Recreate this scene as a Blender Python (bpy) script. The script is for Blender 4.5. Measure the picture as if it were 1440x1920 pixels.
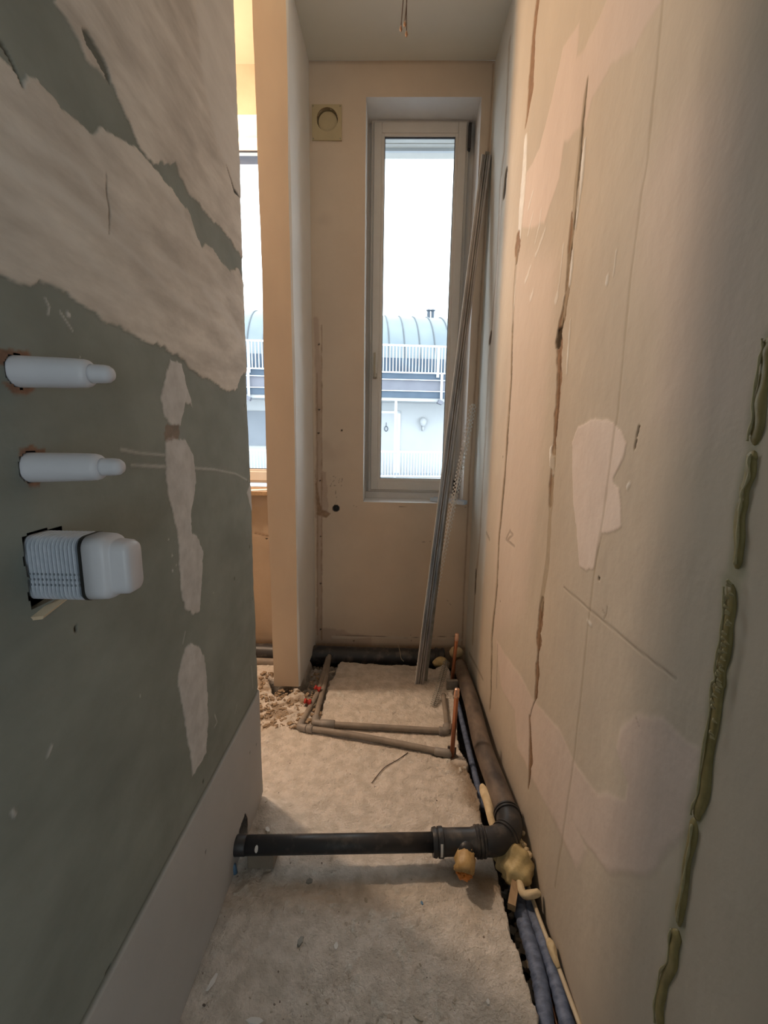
import bpy, math, random
import numpy as np
from mathutils import Vector, Matrix
random.seed(7)
SC = bpy.context.scene
for o in list(bpy.data.objects): bpy.data.objects.remove(o)
COL = SC.collection

# ------------------------------------------------------------------ camera
F, PITCH, YAW, ROLL, CH = 850.0, 10.26, -1.306, 0.922, 1.111
pi_, ya_, ro_ = [math.radians(v) for v in (PITCH, YAW, ROLL)]
FWD = Vector((math.sin(ya_)*math.cos(pi_), math.cos(ya_)*math.cos(pi_), -math.sin(pi_)))
R0 = FWD.cross(Vector((0, 0, 1))).normalized(); U0 = R0.cross(FWD)
RT = R0*math.cos(ro_) + U0*math.sin(ro_); UP = -R0*math.sin(ro_) + U0*math.cos(ro_)
cam = bpy.data.cameras.new('camera'); camo = bpy.data.objects.new('camera', cam); COL.objects.link(camo)
cam.sensor_fit = 'HORIZONTAL'; cam.sensor_width = 36; cam.lens = F/1440*36; cam.clip_start = 0.02; cam.clip_end = 200
m = Matrix((RT, UP, -FWD)).transposed().to_4x4(); m.translation = (0, 0, CH)
camo.matrix_world = m; SC.camera = camo

# ------------------------------------------------------------------ light
LAMP_LOC, LAMP_W, LAMP_COL = (-1.12, 1.76, 2.12), 70.0, (1.0, 0.74, 0.53)
HALL_W, HALL_COL = 14.0, (0.84, 0.95, 1.0)
SKY_COL, SKY_S = (0.90, 0.96, 1.0), 4.3
w = bpy.data.worlds.new('sky'); SC.world = w; w.use_nodes = True
bg = w.node_tree.nodes['Background']; bg.inputs[0].default_value = (*SKY_COL, 1); bg.inputs[1].default_value = SKY_S
def lamp(name, typ, loc, energy, col, rot=(0, 0, 0), **kw):
    l = bpy.data.lights.new(name, typ); l.energy = energy; l.color = col
    for k, v in kw.items(): setattr(l, k, v)
    o = bpy.data.objects.new(name, l); o.location = loc; o.rotation_euler = rot; COL.objects.link(o); return o
lamp('work_lamp_light', 'POINT', LAMP_LOC, LAMP_W, LAMP_COL, shadow_soft_size=0.06)
HALL_LOC = Vector((.80, -1.95, .95))
lamp('hall_fill_light', 'AREA', HALL_LOC, HALL_W, HALL_COL, (Vector((-.30, .9, 2.3))-HALL_LOC).to_track_quat('-Z', 'Y').to_euler(), shape='RECTANGLE', size=.6, size_y=.9, spread=math.radians(130))  # unseen fill lamp added in the hall to brighten the left wall
SC.view_settings.view_transform = 'Standard'; SC.view_settings.look = 'None'
SC.view_settings.gamma = 1; SC.view_settings.use_curve_mapping = False
SC.view_settings.exposure = 0.18

# ------------------------------------------------------------------ dimensions (metres)
XR, XL, D, H = 0.375, -0.388, 2.156, 2.6          # right wall, left wall, back wall, ceiling
YE = 1.207                                         # where the left wall ends
NX, NL, NY = -0.389, -0.504, 1.775                 # stub wall: right face, left face, front face

def P(px, py, ax, v):
    """point of the plane ax=v seen at a place of the photograph (measuring aid)"""
    d = FWD + RT*((px-720)/F) - UP*((py-960)/F); o = Vector((0, 0, CH)); i = 'xyz'.index(ax)
    return o + d*((v-o[i])/d[i])

# ------------------------------------------------------------------ helpers
def tag(o, label=None, cat=None, group=None, kind=None):
    if label: o['label'] = label
    if cat: o['category'] = cat
    if group: o['group'] = group
    if kind: o['kind'] = kind
    return o
def struct(o): o['kind'] = 'structure'; return o
def empty(name, loc=(0, 0, 0), rz=0, **k):
    o = bpy.data.objects.new(name, None); o.location = loc; o.rotation_euler = (0, 0, rz); o.empty_display_size = .05
    COL.objects.link(o); tag(o, **k); return o
def mk(name, verts, faces, mat, parent=None, smooth=False, mats=None, fm=None):
    me = bpy.data.meshes.new(name); me.from_pydata([tuple(v) for v in verts], [], faces)
    for mm in (mats or [mat]): me.materials.append(mm)
    if fm: me.polygons.foreach_set('material_index', fm)
    if smooth: me.polygons.foreach_set('use_smooth', [True]*len(me.polygons))
    me.update(); o = bpy.data.objects.new(name, me); COL.objects.link(o)
    if parent: o.parent = parent
    return o
class MB:
    def __init__(s): s.v = []; s.f = []; s.m = []
    def add(s, v, f, mi=0):
        n = len(s.v); s.v += [tuple(q) for q in v]; s.f += [tuple(i+n for i in q) for q in f]; s.m += [mi]*len(f); return s
    def box(s, a, b, mi=0, rot=None, piv=None):
        x0, y0, z0 = a; x1, y1, z1 = b
        v = [Vector(q) for q in ((x0,y0,z0),(x1,y0,z0),(x1,y1,z0),(x0,y1,z0),(x0,y0,z1),(x1,y0,z1),(x1,y1,z1),(x0,y1,z1))]
        if rot is not None:
            c = Vector(piv) if piv is not None else sum(v, Vector())/8
            v = [c + rot @ (q-c) for q in v]
        return s.add(v, [(3,2,1,0),(4,5,6,7),(0,1,5,4),(1,2,6,5),(2,3,7,6),(3,0,4,7)], mi)
    def build(s, name, mat, parent=None, smooth=False, mats=None, bevel=0):
        o = mk(name, s.v, s.f, mat, parent, smooth, mats, s.m if mats else None)
        if bevel:
            b = o.modifiers.new('bevel', 'BEVEL'); b.width = bevel; b.segments = 2; b.limit_method = 'ANGLE'
        return o
    def tube(s, path, rad, n=16, closed=True, rfun=None, mi=0):
        path = [Vector(p) for p in path]; N = len(path)
        rads = rad if isinstance(rad, (list, tuple)) else [rad]*N
        t0 = (path[1]-path[0]).normalized(); a = Vector((0, 0, 1)) if abs(t0.z) < .9 else Vector((1, 0, 0))
        u = t0.cross(a).normalized(); rings = []
        for i, p in enumerate(path):
            t = (path[min(i+1, N-1)]-path[max(i-1, 0)])
            t = t.normalized() if t.length > 1e-9 else t0
            u = (u - t*u.dot(t)).normalized(); v = t.cross(u)
            ring = []
            for k in range(n):
                an = 2*math.pi*k/n; r = rads[i]*(rfun(i, k) if rfun else 1)
                ring.append(p + (u*math.cos(an)+v*math.sin(an))*r)
            rings.append(ring)
        V = [q for r in rings for q in r]; Fc = []
        for i in range(N-1):
            for k in range(n):
                Fc.append((i*n+k, i*n+(k+1) % n, (i+1)*n+(k+1) % n, (i+1)*n+k))
        if closed:
            Fc.append(tuple(range(n-1, -1, -1))); Fc.append(tuple((N-1)*n+k for k in range(n)))
        return s.add(V, Fc, mi)
def smoothpath(pts, sub=6):
    pts = [Vector(p) for p in pts]; out = []
    for i in range(len(pts)-1):
        p0 = pts[max(i-1, 0)]; p1 = pts[i]; p2 = pts[i+1]; p3 = pts[min(i+2, len(pts)-1)]
        for k in range(sub):
            t = k/sub
            out.append(.5*((2*p1)+(-p0+p2)*t+(2*p0-5*p1+4*p2-p3)*t*t+(-p0+3*p1-3*p2+p3)*t**3))
    out.append(pts[-1]); return out
def lathe(path_r, axis_o, axis_d, n=24):
    """path_r = [(t,r)...] along axis; returns verts, faces"""
    d = Vector(axis_d).normalized(); a = Vector((0, 0, 1)) if abs(d.z) < .9 else Vector((1, 0, 0))
    u = d.cross(a).normalized(); v = d.cross(u); o = Vector(axis_o); V = []; Fc = []
    for t, r in path_r:
        for k in range(n):
            an = 2*math.pi*k/n; V.append(o+d*t+(u*math.cos(an)+v*math.sin(an))*r)
    for i in range(len(path_r)-1):
        for k in range(n): Fc.append((i*n+k, i*n+(k+1) % n, (i+1)*n+(k+1) % n, (i+1)*n+k))
    Fc.append(tuple(range(n-1, -1, -1))); Fc.append(tuple((len(path_r)-1)*n+k for k in range(n)))
    return V, Fc

# ---- numpy noise
def _hash(ix, iy, seed):
    n = (ix.astype(np.int64)*374761393 + iy.astype(np.int64)*668265263 + seed*974711) & 0xffffffff
    n = ((n ^ (n >> 13))*1274126177) & 0xffffffff
    return ((n ^ (n >> 16)) & 0xffff)/65535.0
def vnoise(x, y, seed=0):
    ix = np.floor(x); iy = np.floor(y); fx = x-ix; fy = y-iy
    fx = fx*fx*(3-2*fx); fy = fy*fy*(3-2*fy)
    a = _hash(ix, iy, seed); b = _hash(ix+1, iy, seed); c = _hash(ix, iy+1, seed); d = _hash(ix+1, iy+1, seed)
    return (a*(1-fx)+b*fx)*(1-fy)+(c*(1-fx)+d*fx)*fy
def fbm(x, y, seed=0, o=4):
    s = 0; a = .5
    for i in range(o): s = s+a*vnoise(x*2**i, y*2**i, seed+i*17); a *= .5
    return (s/(1-.5**o)-.5)*2
def sstep(a, b, x):
    t = np.clip((x-a)/(b-a), 0, 1); return t*t*(3-2*t)
def seg_dist(U, V, a, b):
    ax, ay = a; bx, by = b; dx, dy = bx-ax, by-ay; L = dx*dx+dy*dy+1e-12
    t = np.clip(((U-ax)*dx+(V-ay)*dy)/L, 0, 1)
    return np.hypot(U-ax-t*dx, V-ay-t*dy), t
def poly_mask(U, V, pts, soft=.004, rough=.006, fr=60, seed=1):
    """soft mask of a patch with a ragged outline, 0..1"""
    xs = [p[0] for p in pts]; ys = [p[1] for p in pts]; mg = soft+rough*2+.01
    out = np.zeros_like(U)
    sel = (U > min(xs)-mg) & (U < max(xs)+mg) & (V > min(ys)-mg) & (V < max(ys)+mg)
    u = U[sel]; v = V[sel]
    if not len(u): return out
    u2 = u+rough*fbm(u*fr, v*fr, seed); v2 = v+rough*fbm(u*fr, v*fr, seed+50)
    dist = np.full_like(u, 9.); ins = np.zeros(u.shape, bool)
    for i in range(len(pts)):
        a = pts[i]; b = pts[(i+1) % len(pts)]
        dd, _ = seg_dist(u2, v2, a, b); dist = np.minimum(dist, dd)
        c = ((a[1] > v2) != (b[1] > v2))
        with np.errstate(divide='ignore', invalid='ignore'):
            c &= u2 < (b[0]-a[0])*(v2-a[1])/(b[1]-a[1]+1e-15)+a[0]
        ins ^= c
    sd = np.where(ins, dist, -dist); out[sel] = sstep(-soft/2, soft/2, sd); return out
def line_mask(U, V, pts, width, rough=.5, fr=40, soft=.0015, seed=3, wob=.002):
    """mask of a crack or bead along a polyline; width: number or one per point"""
    W = width if isinstance(width, (list, tuple)) else [width]*len(pts); out = np.zeros_like(U)
    for i in range(len(pts)-1):
        a, b = pts[i], pts[i+1]; mg = max(W)*2+wob*3+.005
        sel = (U > min(a[0], b[0])-mg) & (U < max(a[0], b[0])+mg) & (V > min(a[1], b[1])-mg) & (V < max(a[1], b[1])+mg)
        u = U[sel]; v = V[sel]
        if not len(u): continue
        u2 = u+wob*fbm(v*fr, v*7, seed); d, t = seg_dist(u2, v, a, b)
        ww = (W[i]*(1-t)+W[i+1]*t)/2*(1+rough*fbm(u*fr*.3, v*fr*1.5, seed+9))
        out[sel] = np.maximum(out[sel], sstep(soft/2, -soft/2, d-ww)*(ww > .0003))
    return out
def grid(name, us, vs, to3, layers, disp=None, mat=None, cut=None, flip=False, parent=None):
    """dense wall/floor surface; layers: dict of named masks stored as point attributes"""
    us = np.asarray(us); vs = np.asarray(vs); U, V = np.meshgrid(us, vs)
    L = layers(U, V); dz = disp(U, V, L) if disp else np.zeros_like(U)
    co = to3(U, V, dz).reshape(-1, 3); nu, nv = len(us), len(vs)
    i = np.arange(nu*nv).reshape(nv, nu)
    q = np.stack([i[:-1, :-1], i[:-1, 1:], i[1:, 1:], i[1:, :-1]], -1).reshape(-1, 4)
    if flip: q = q[:, ::-1]
    if cut is not None:
        uc = (U[:-1, :-1]+U[1:, 1:])/2; vc = (V[:-1, :-1]+V[1:, 1:])/2
        q = q[~cut(uc, vc).reshape(-1)]
    me = bpy.data.meshes.new(name); me.vertices.add(len(co)); me.vertices.foreach_set('co', co.ravel().astype(np.float32))
    me.loops.add(q.size); me.loops.foreach_set('vertex_index', q.ravel().astype(np.int32))
    me.polygons.add(len(q)); me.polygons.foreach_set('loop_start', np.arange(0, q.size, 4, dtype=np.int32))
    me.update(calc_edges=True); me.polygons.foreach_set('use_smooth', np.ones(len(q), bool))
    for k, a in L.items():
        at = me.attributes.new(k, 'FLOAT', 'POINT'); at.data.foreach_set('value', a.ravel().astype(np.float32))
    me.materials.append(mat); o = bpy.data.objects.new(name, me); COL.objects.link(o)
    if parent: o.parent = parent
    return o

# ------------------------------------------------------------------ materials
def lin(c):
    return tuple((v/12.92 if v <= .04045 else ((v+.055)/1.055)**2.4) for v in [x/255 for x in c])
def nt(name):
    mt = bpy.data.materials.new(name); mt.use_nodes = True; t = mt.node_tree; return mt, t, t.nodes['Principled BSDF']
def noise_node(t, scale, detail=4, rough=.55, coord='Object', stretch=None):
    tc = t.nodes.new('ShaderNodeTexCoord'); n = t.nodes.new('ShaderNodeTexNoise')
    n.inputs['Scale'].default_value = scale; n.inputs['Detail'].default_value = detail; n.inputs['Roughness'].default_value = rough
    if stretch:
        mp = t.nodes.new('ShaderNodeMapping'); mp.inputs['Scale'].default_value = stretch
        t.links.new(tc.outputs[coord], mp.inputs[0]); t.links.new(mp.outputs[0], n.inputs['Vector'])
    else: t.links.new(tc.outputs[coord], n.inputs['Vector'])
    return n
def ramp(t, src, c0, c1, a=.3, b=.7):
    r = t.nodes.new('ShaderNodeValToRGB'); r.color_ramp.elements[0].position = a; r.color_ramp.elements[1].position = b
    r.color_ramp.elements[0].color = (*c0, 1); r.color_ramp.elements[1].color = (*c1, 1); t.links.new(src, r.inputs[0]); return r.outputs[0]
def bump(t, bs, src, strength=.2, dist=.002, prev=None):
    b = t.nodes.new('ShaderNodeBump'); b.inputs['Strength'].default_value = strength; b.inputs['Distance'].default_value = dist
    t.links.new(src, b.inputs['Height'])
    if prev: t.links.new(prev, b.inputs['Normal'])
    t.links.new(b.outputs[0], bs.inputs['Normal']); return b.outputs[0]
def M(name, c0, c1=None, scale=30, rough=.6, metal=0, bs=.15, bd=.001, a=.3, b=.7, stretch=None, detail=4, spec=.5):
    mt, t, p = nt(name); c1 = c1 or tuple(v*.8 for v in c0)
    n = noise_node(t, scale, detail, stretch=stretch); t.links.new(ramp(t, n.outputs[0], c1, c0, a, b), p.inputs['Base Color'])
    p.inputs['Roughness'].default_value = rough; p.inputs['Metallic'].default_value = metal
    p.inputs['Specular IOR Level'].default_value = spec
    if bs: bump(t, p, n.outputs[0], bs, bd)
    return mt
def layered(name, base, layers, rough=.85, bs=.25, bd=.001, spec=.25, ra=.32, rb=.68):
    """base=(c0,c1,scale,stretch); layers=[(attr,c0,c1,scale,stretch)] mixed on top by stored masks"""
    mt, t, p = nt(name)
    def colr(c0, c1, sc, st):
        n = noise_node(t, sc, 5, .6, stretch=st); return ramp(t, n.outputs[0], c1, c0, ra, rb)
    cur = colr(*base)
    for (at, c0, c1, sc, st) in layers:
        a = t.nodes.new('ShaderNodeAttribute'); a.attribute_name = at
        mx = t.nodes.new('ShaderNodeMix'); mx.data_type = 'RGBA'
        t.links.new(a.outputs['Fac'], mx.inputs['Factor']); t.links.new(cur, mx.inputs['A']); t.links.new(colr(c0, c1, sc, st), mx.inputs['B'])
        cur = mx.outputs['Result']
    t.links.new(cur, p.inputs['Base Color']); p.inputs['Roughness'].default_value = rough; p.inputs['Specular IOR Level'].default_value = spec
    n1 = noise_node(t, 14, 3); n2 = noise_node(t, 160, 4)
    q = bump(t, p, n1.outputs[0], .5, .004); bump(t, p, n2.outputs[0], bs, bd, q)
    return mt
C_PL0, C_PL1 = (.52, .46, .39), (.46, .41, .355)           # bare plaster
C_TAN0, C_TAN1 = (.55, .485, .40), (.445, .395, .33)
C_PINK0, C_PINK1 = (.61, .52, .46), (.56, .475, .42)
C_WH0, C_WH1 = (.62, .60, .58), (.55, .53, .52)
C_BR0, C_BR1 = (.26, .17, .11), (.17, .11, .07)
MAT = {}
MAT['left'] = layered('painted_board_left', ((.26, .285, .262), (.195, .215, .197), 5, (1, 1, 1.5)), [
    ('plaster', (.68, .65, .60), (.44, .41, .37), 3.0, (1, 2.0, 7)),
    ('streak', (.68, .665, .63), (.61, .595, .565), 8, (1, 1, 1)),
    ('strip', (.44, .445, .445), (.41, .415, .415), 6, None),
    ('filler', (.58, .58, .575), (.45, .45, .445), 30, None),
    ('brick', (.26, .15, .10), (.15, .09, .06), 60, None),
    ('crack', (.06, .055, .04), (.04, .04, .03), 60, None)])
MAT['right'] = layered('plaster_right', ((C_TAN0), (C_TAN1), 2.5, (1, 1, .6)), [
    ('pink', C_PINK0, C_PINK1, 6, (1, 1, .5)),
    ('skylight_tint', (.60, .615, .59), (.55, .565, .54), 5, None),
    ('filler', (.66, .58, .53), (.62, .54, .49), 20, None),
    ('white', (.74, .74, .72), (.64, .64, .62), 50, None),
    ('foamrim', (.27, .27, .16), (.24, .24, .15), 20, None),
    ('brown', (.30, .19, .12), (.20, .13, .085), 70, None),
    ('seam', (.36, .30, .22), (.30, .25, .18), 40, None),
    ('crack', (.07, .05, .03), (.05, .035, .02), 60, None)])
MAT['back'] = layered('plaster_back', ((.66, .575, .475), (.60, .52, .43), 4, None), [
    ('ochre', (.43, .34, .25), (.38, .30, .22), 5, None),
    ('pink', (.52, .42, .35), (.45, .37, .30), 12, None),
    ('brown', (.36, .25, .17), (.25, .17, .11), 50, None),
    ('white', (.66, .62, .55), (.58, .54, .47), 20, None),
    ('crack', (.05, .04, .03), (.03, .025, .02), 60, None)])
MAT['floor'] = layered('screed_floor', ((.39, .375, .355), (.21, .204, .195), 20, (1, 1.6, 1)), [
    ('streak', (.50, .48, .455), (.16, .155, .147), 42, (1, 2.2, 1)),
    ('grit', (.27, .25, .22), (.12, .11, .095), 70, None),
    ('pale', (.66, .61, .56), (.52, .48, .43), 25, None),
    ('damp', (.26, .19, .125), (.21, .155, .10), 10, None),
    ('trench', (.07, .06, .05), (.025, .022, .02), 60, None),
    ('chip', (.68, .66, .62), (.56, .54, .50), 60, None)], bs=1.0, bd=.005, ra=.40, rb=.60)
MAT['ceil'] = M('ceiling_paint', (.66, .66, .60), (.62, .62, .56), 3, .9, bs=.1)
MAT['stub'] = M('stub_wall_plaster', (.57, .47, .35), (.50, .41, .31), 6, .85, bs=.3, stretch=(1, 1, .5))
MAT['stubside_daylit'] = M('stub_wall_side_daylit', (.72, .735, .73), (.66, .675, .67), 5, .85, bs=.25)  # window light on this face put into a paler, cooler plaster colour
MAT['room'] = M('room_plaster', (.66, .53, .40), (.60, .47, .35), 4, .85)
MAT['ochre'] = M('ochre_render', (.44, .35, .26), (.39, .31, .23), 4, .85)
MAT['hall'] = M('hall_paint', (.5, .5, .48), (.45, .45, .43), 2, .9)
MAT['reveal'] = M('reveal_paint', (.74, .74, .73), (.66, .66, .66), 9, .8)
MAT['upvc'] = M('window_plastic', (.70, .68, .64), (.66, .64, .60), 20, .35, bs=.02)
MAT['gasket'] = M('black_gasket', (.03, .03, .035), None, 40, .5)
MAT['goldhandle'] = M('handle_beige', (.45, .40, .30), None, 30, .3)
MAT['whiteplastic'] = M('white_plastic', (.60, .61, .66), (.56, .57, .62), 12, .42, bs=.03)
MAT['ribplastic'] = M('ribbed_plastic', (.55, .60, .68), (.44, .50, .58), 90, .4, bs=.1)
MAT['darkribs'] = M('rib_shadow_plastic', (.16, .19, .23), None, 60, .5)
MAT['blackband'] = M('black_band', (.015, .015, .015), None, 60, .4)
MAT['drain'] = M('drain_pipe_black', (.13, .115, .10), (.028, .03, .035), 22, .42, bs=.25, bd=.0015, a=.52, b=.74, detail=7)
MAT['drain_dusty'] = M('drain_pipe_dusty', (.22, .175, .14), (.05, .042, .04), 18, .6, bs=.5, stretch=(1, .5, 1))
MAT['greypipe'] = M('grey_insulated_pipe', (.30, .26, .22), (.20, .175, .15), 20, .6, bs=.2)
MAT['greyfit'] = M('grey_fitting', (.30, .28, .26), (.20, .185, .17), 30, .5, bs=.2)
MAT['copper'] = M('copper', (.75, .33, .18), (.52, .22, .12), 60, .32, metal=.85, bs=.05, stretch=(1, 1, .2))
MAT['coppercap'] = M('copper_bright', (.85, .55, .42), (.7, .42, .3), 60, .3, metal=.8)
MAT['bluefoam'] = M('blue_insulation', (.17, .215, .33), (.07, .095, .16), 40, .6, bs=.8, bd=.003, stretch=(1, 2, 1))
MAT['foam'] = M('expanding_foam', (.74, .62, .42), (.52, .41, .24), 35, .75, bs=.6, bd=.004)
MAT['foamdark'] = M('foam_skin', (.62, .50, .26), (.36, .27, .12), 28, .5, bs=.9, bd=.006, a=.2, b=.6)
MAT['sealfoam'] = M('green_seam_foam', (.33, .265, .11), (.21, .168, .065), 45, .45, bs=.5, bd=.002)
MAT['sealpale'] = M('pale_seam_foam', (.46, .41, .25), (.36, .31, .17), 80, .5, bs=.5)
MAT['tape'] = M('orange_tape', (.75, .27, .045), (.32, .09, .015), 50, .45, bs=.5, bd=.002)
MAT['tapepale'] = M('tape_pale', (.55, .38, .17), (.36, .22, .08), 50, .45, bs=.6, bd=.002)
MAT['alu'] = M('zinc_profile', (.42, .41, .42), (.20, .20, .21), 8, .28, metal=.9, bs=.05, stretch=(3, 3, .6))
MAT['zincdark'] = M('zinc_dull', (.30, .30, .28), (.20, .20, .18), 40, .55, metal=.4)
MAT['bead'] = M('bead_white', (.78, .79, .78), (.66, .67, .66), 40, .45, metal=.1)
MAT['bluezinc'] = M('zinc_track', (.58, .68, .78), (.46, .56, .66), 30, .4, metal=.15)
MAT['vent'] = M('vent_plastic', (.50, .43, .27), (.45, .385, .24), 15, .5, bs=.03)
MAT['ventdark'] = M('vent_duct', (.30, .24, .14), None, 30, .6)
MAT['red'] = M('red_plastic', (.45, .03, .02), (.28, .02, .015), 60, .4)
MAT['wood'] = M('timber', (.42, .29, .17), (.30, .20, .11), 20, .7, stretch=(8, 1, 8))
MAT['cardboard'] = M('block_board', (.30, .26, .21), (.24, .2, .16), 20, .7)
MAT['cream'] = M('cream_conduit', (.62, .53, .38), (.5, .42, .3), 30, .5)
MAT['wire'] = M('brown_wire', (.07, .045, .035), None, 60, .4)
MAT['terminal'] = M('wire_terminal', (.28, .16, .09), (.22, .12, .07), 60, .4)
MAT['debris'] = M('plaster_crumbs', (.55, .50, .43), (.30, .26, .21), 90, .9)
MAT['rubble'] = M('brown_rubble', (.42, .32, .22), (.16, .115, .075), 90, .9)
MAT['bluechip'] = M('blue_plastic_chip', (.10, .22, .38), None, 60, .4)
MAT['sky_building'] = M('white_render', (.40, .415, .43), (.375, .39, .405), 1, .8, bs=0)
MAT['outwhite'] = M('white_metal', (.60, .63, .66), (.55, .59, .63), 2, .5, bs=0)
MAT['roofmetal'] = M('zinc_roof', (.17, .205, .225), (.13, .165, .19), .9, .5, bs=.05)
MAT['roofseam'] = M('zinc_seam', (.07, .085, .10), None, 2, .5, bs=0)
MAT['fasciadark'] = M('fascia_dark', (.06, .09, .13), (.04, .065, .10), 2, .6, bs=0)
MAT['fasciagrey'] = M('fascia_grey', (.15, .155, .185), (.115, .12, .15), 1.5, .6, bs=0)
MAT['chimney'] = M('flue_metal', (.05, .07, .10), None, 2, .5, bs=0)
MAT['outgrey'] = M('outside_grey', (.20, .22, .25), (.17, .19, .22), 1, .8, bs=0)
g, t, p = nt('window_glass')
for n in list(t.nodes): t.nodes.remove(n)
out = t.nodes.new('ShaderNodeOutputMaterial'); tr = t.nodes.new('ShaderNodeBsdfTransparent'); gl = t.nodes.new('ShaderNodeBsdfGlossy')
gl.inputs['Roughness'].default_value = .02; tr.inputs[0].default_value = (.93, .96, .97, 1)
fr = t.nodes.new('ShaderNodeFresnel'); mx = t.nodes.new('ShaderNodeMixShader'); fr.inputs[0].default_value = 1.25
t.links.new(fr.outputs[0], mx.inputs[0]); t.links.new(tr.outputs[0], mx.inputs[1]); t.links.new(gl.outputs[0], mx.inputs[2]); t.links.new(mx.outputs[0], out.inputs[0])
MAT['glass'] = g

# ================================================================== STRUCTURE
def rng(a, b, s): return np.arange(a, b, s)
def uniq(*a): 
    x = np.unique(np.round(np.concatenate([np.atleast_1d(q) for q in a]), 5)); keep = np.concatenate([[True], np.diff(x) > 6e-4]); return x[keep]
# ---- left wall (partition of green-grey board with plaster skims); u = y, v = z
def LW(pts): return [(P(x, y, 'x', XL).y, P(x, y, 'x', XL).z) for x, y in pts]
ZS = 0.353
holes_L = [  # (y, z, ry, rz) of the pipe holes
    (0.474, 1.164, .0185, .0172), (0.476, 1.066, .0185, .0172)]
BOXC = (0.463, 0.955)
def layL(U, V):
    L = {}
    A = [(97,-40),(97,0),(120,36),(137,62),(160,109),(190,142),(210,160),(233,219),(263,281),(288,310),(303,306),(325,303),(346,350),(383,394),(416,434),(434,456),(452,482),(470,490),(470,-60)]
    B = [(-60,40),(0,102),(22,131),(40,160),(47,135),(66,146),(91,175),(113,204),(146,230),(168,250),(193,244),(215,252),(255,284),(288,317),(321,354),(350,394),(365,430),(376,458),(397,467),(412,489),(430,510),(446,500),(480,600),(480,683),(451,704),(444,728),(430,735),(399,715),(365,697),(333,669),(299,649),(243,628),(208,610),(191,600),(175,583),(128,558),(84,532),(62,518),(58,529),(29,531),(0,521),(-60,510)]
    pl = np.maximum(poly_mask(U, V, LW(A), .003, .009, 45, 1), poly_mask(U, V, LW(B), .003, .009, 45, 2))
    slot = poly_mask(U, V, LW([(152,55),(163,60),(178,85),(192,110),(205,140),(207,160),(195,140),(178,108),(160,82)]), .003, .003, 80, 4)
    pl = pl*(1-slot)
    tail = poly_mask(U, V, LW([(330,770),(470,660),(470,715),(440,725),(400,720)]), .01, .004)
    L['plaster'] = pl
    st = poly_mask(U, V, LW([(361,-40),(379,153),(405,270),(423,310),(450,368),(470,400),(470,-40)]), .02, .004, 30, 5)*.65
    for pp, wd, k in [([(0,300),(120,370),(250,480),(330,560),(460,640)], .012, .7), ([(30,250),(150,320),(210,400),(320,500),(420,560)], .008, .6),
                   ([(160,245),(230,262),(290,330),(340,400)], .02, .45), ([(380,545),(430,600),(462,655)], .022, .7), ([(0,370),(100,420),(180,500),(300,590)], .02, .35),
                   ([(350,420),(400,520),(440,560)], .01, .5)]:
        st = np.maximum(st, line_mask(U, V, LW(pp), wd, .8, 12, .022, 7, .01)*k)
    L['streak'] = st*np.maximum(pl, 0)
    L['strip'] = sstep(ZS+.001, ZS-.001, V)
    fl = np.zeros_like(U)
    for i, q in enumerate([
        [(319,673),(309,701),(300,746),(307,781),(323,798),(337,798),(344,774),(347,753),(361,763),(351,732),(340,683)],
        [(309,826),(312,912),(319,947),(333,1010),(339,1114),(347,1142),(361,1152),(373,1149),(377,1086),(380,1034),(368,1006),(358,999),(358,958),(368,906),(361,850),(347,826),(323,819)],
        [(357,1208),(373,1214),(381,1230),(387,1270),(389,1350),(385,1415),(361,1455),(355,1411),(341,1322),(333,1282),(337,1246),(345,1218)]]):
        fl = np.maximum(fl, poly_mask(U, V, LW(q), .003, .005, 90, 20+i))
    fl = np.maximum(fl, poly_mask(U, V, LW([(470,905),(480,990),(473,960),(462,925)]), .004, .004, 60, 8)*.9)
    for pp, wd, k in [([(225,843),(260,850),(308,853)], .0055, .6), ([(245,872),(330,876),(400,880),(440,888),(466,902)], .0042, .6),
                      ([(84,560),(92,575),(90,590)], .002, .9), ([(112,585),(125,605),(135,620)], .002, .9), ([(347,1185),(343,1205)], .004, .5),
                      ([(402,1340),(406,1355),(401,1365)], .003, .8), ([(95,1400),(88,1418)], .004, .8), ([(22,1520),(28,1527)], .004, .8), ([(471,1250),(474,1290)], .004, .5), ([(440,1340),(444,1322)], .004, .4)]:
        fl = np.maximum(fl, line_mask(U, V, LW(pp), wd, .5, 30, .003, 12)*k)
    dots = [(126,590,.0035),(322,1042,.0025),(323,1070,.0025),(362,1002,.002),(400,1111,.0012),(315,1012,.002),(262,1305,.002),(148,670,.0012),(330,1060,.002)]
    for x, y, r in dots:
        c = P(x, y, 'x', XL); fl = np.maximum(fl, sstep(r*1.3, r*.7, np.hypot(U-c.y, V-c.z)))
    L['filler'] = fl*(1-L['strip'])
    br = poly_mask(U, V, LW([(-20,655),(10,652),(52,658),(58,668),(40,680),(-20,690)]), .003, .004, 90, 30)
    br = np.maximum(br, poly_mask(U, V, LW([(5,715),(64,722),(62,736),(48,742),(25,738)]), .003, .003, 90, 31))
    br = np.maximum(br, poly_mask(U, V, LW([(36,840),(62,836),(84,842),(86,856),(36,856)]), .003, .004, 90, 32))
    br = np.maximum(br, poly_mask(U, V, LW([(42,896),(78,898),(74,912),(56,914)]), .003, .003, 90, 33))
    br = np.maximum(br, poly_mask(U, V, LW([(310,796),(336,798),(336,820),(308,826)]), .004, .006, 120, 34)*.6)
    L['brick'] = br
    ck = slot*.55
    ck = np.maximum(ck, line_mask(U, V, LW([(197,325),(198,355),(203,400),(200,440)]), [.001,.0026,.0026,.001], .4, 40, .002, 14)*.7)
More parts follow.
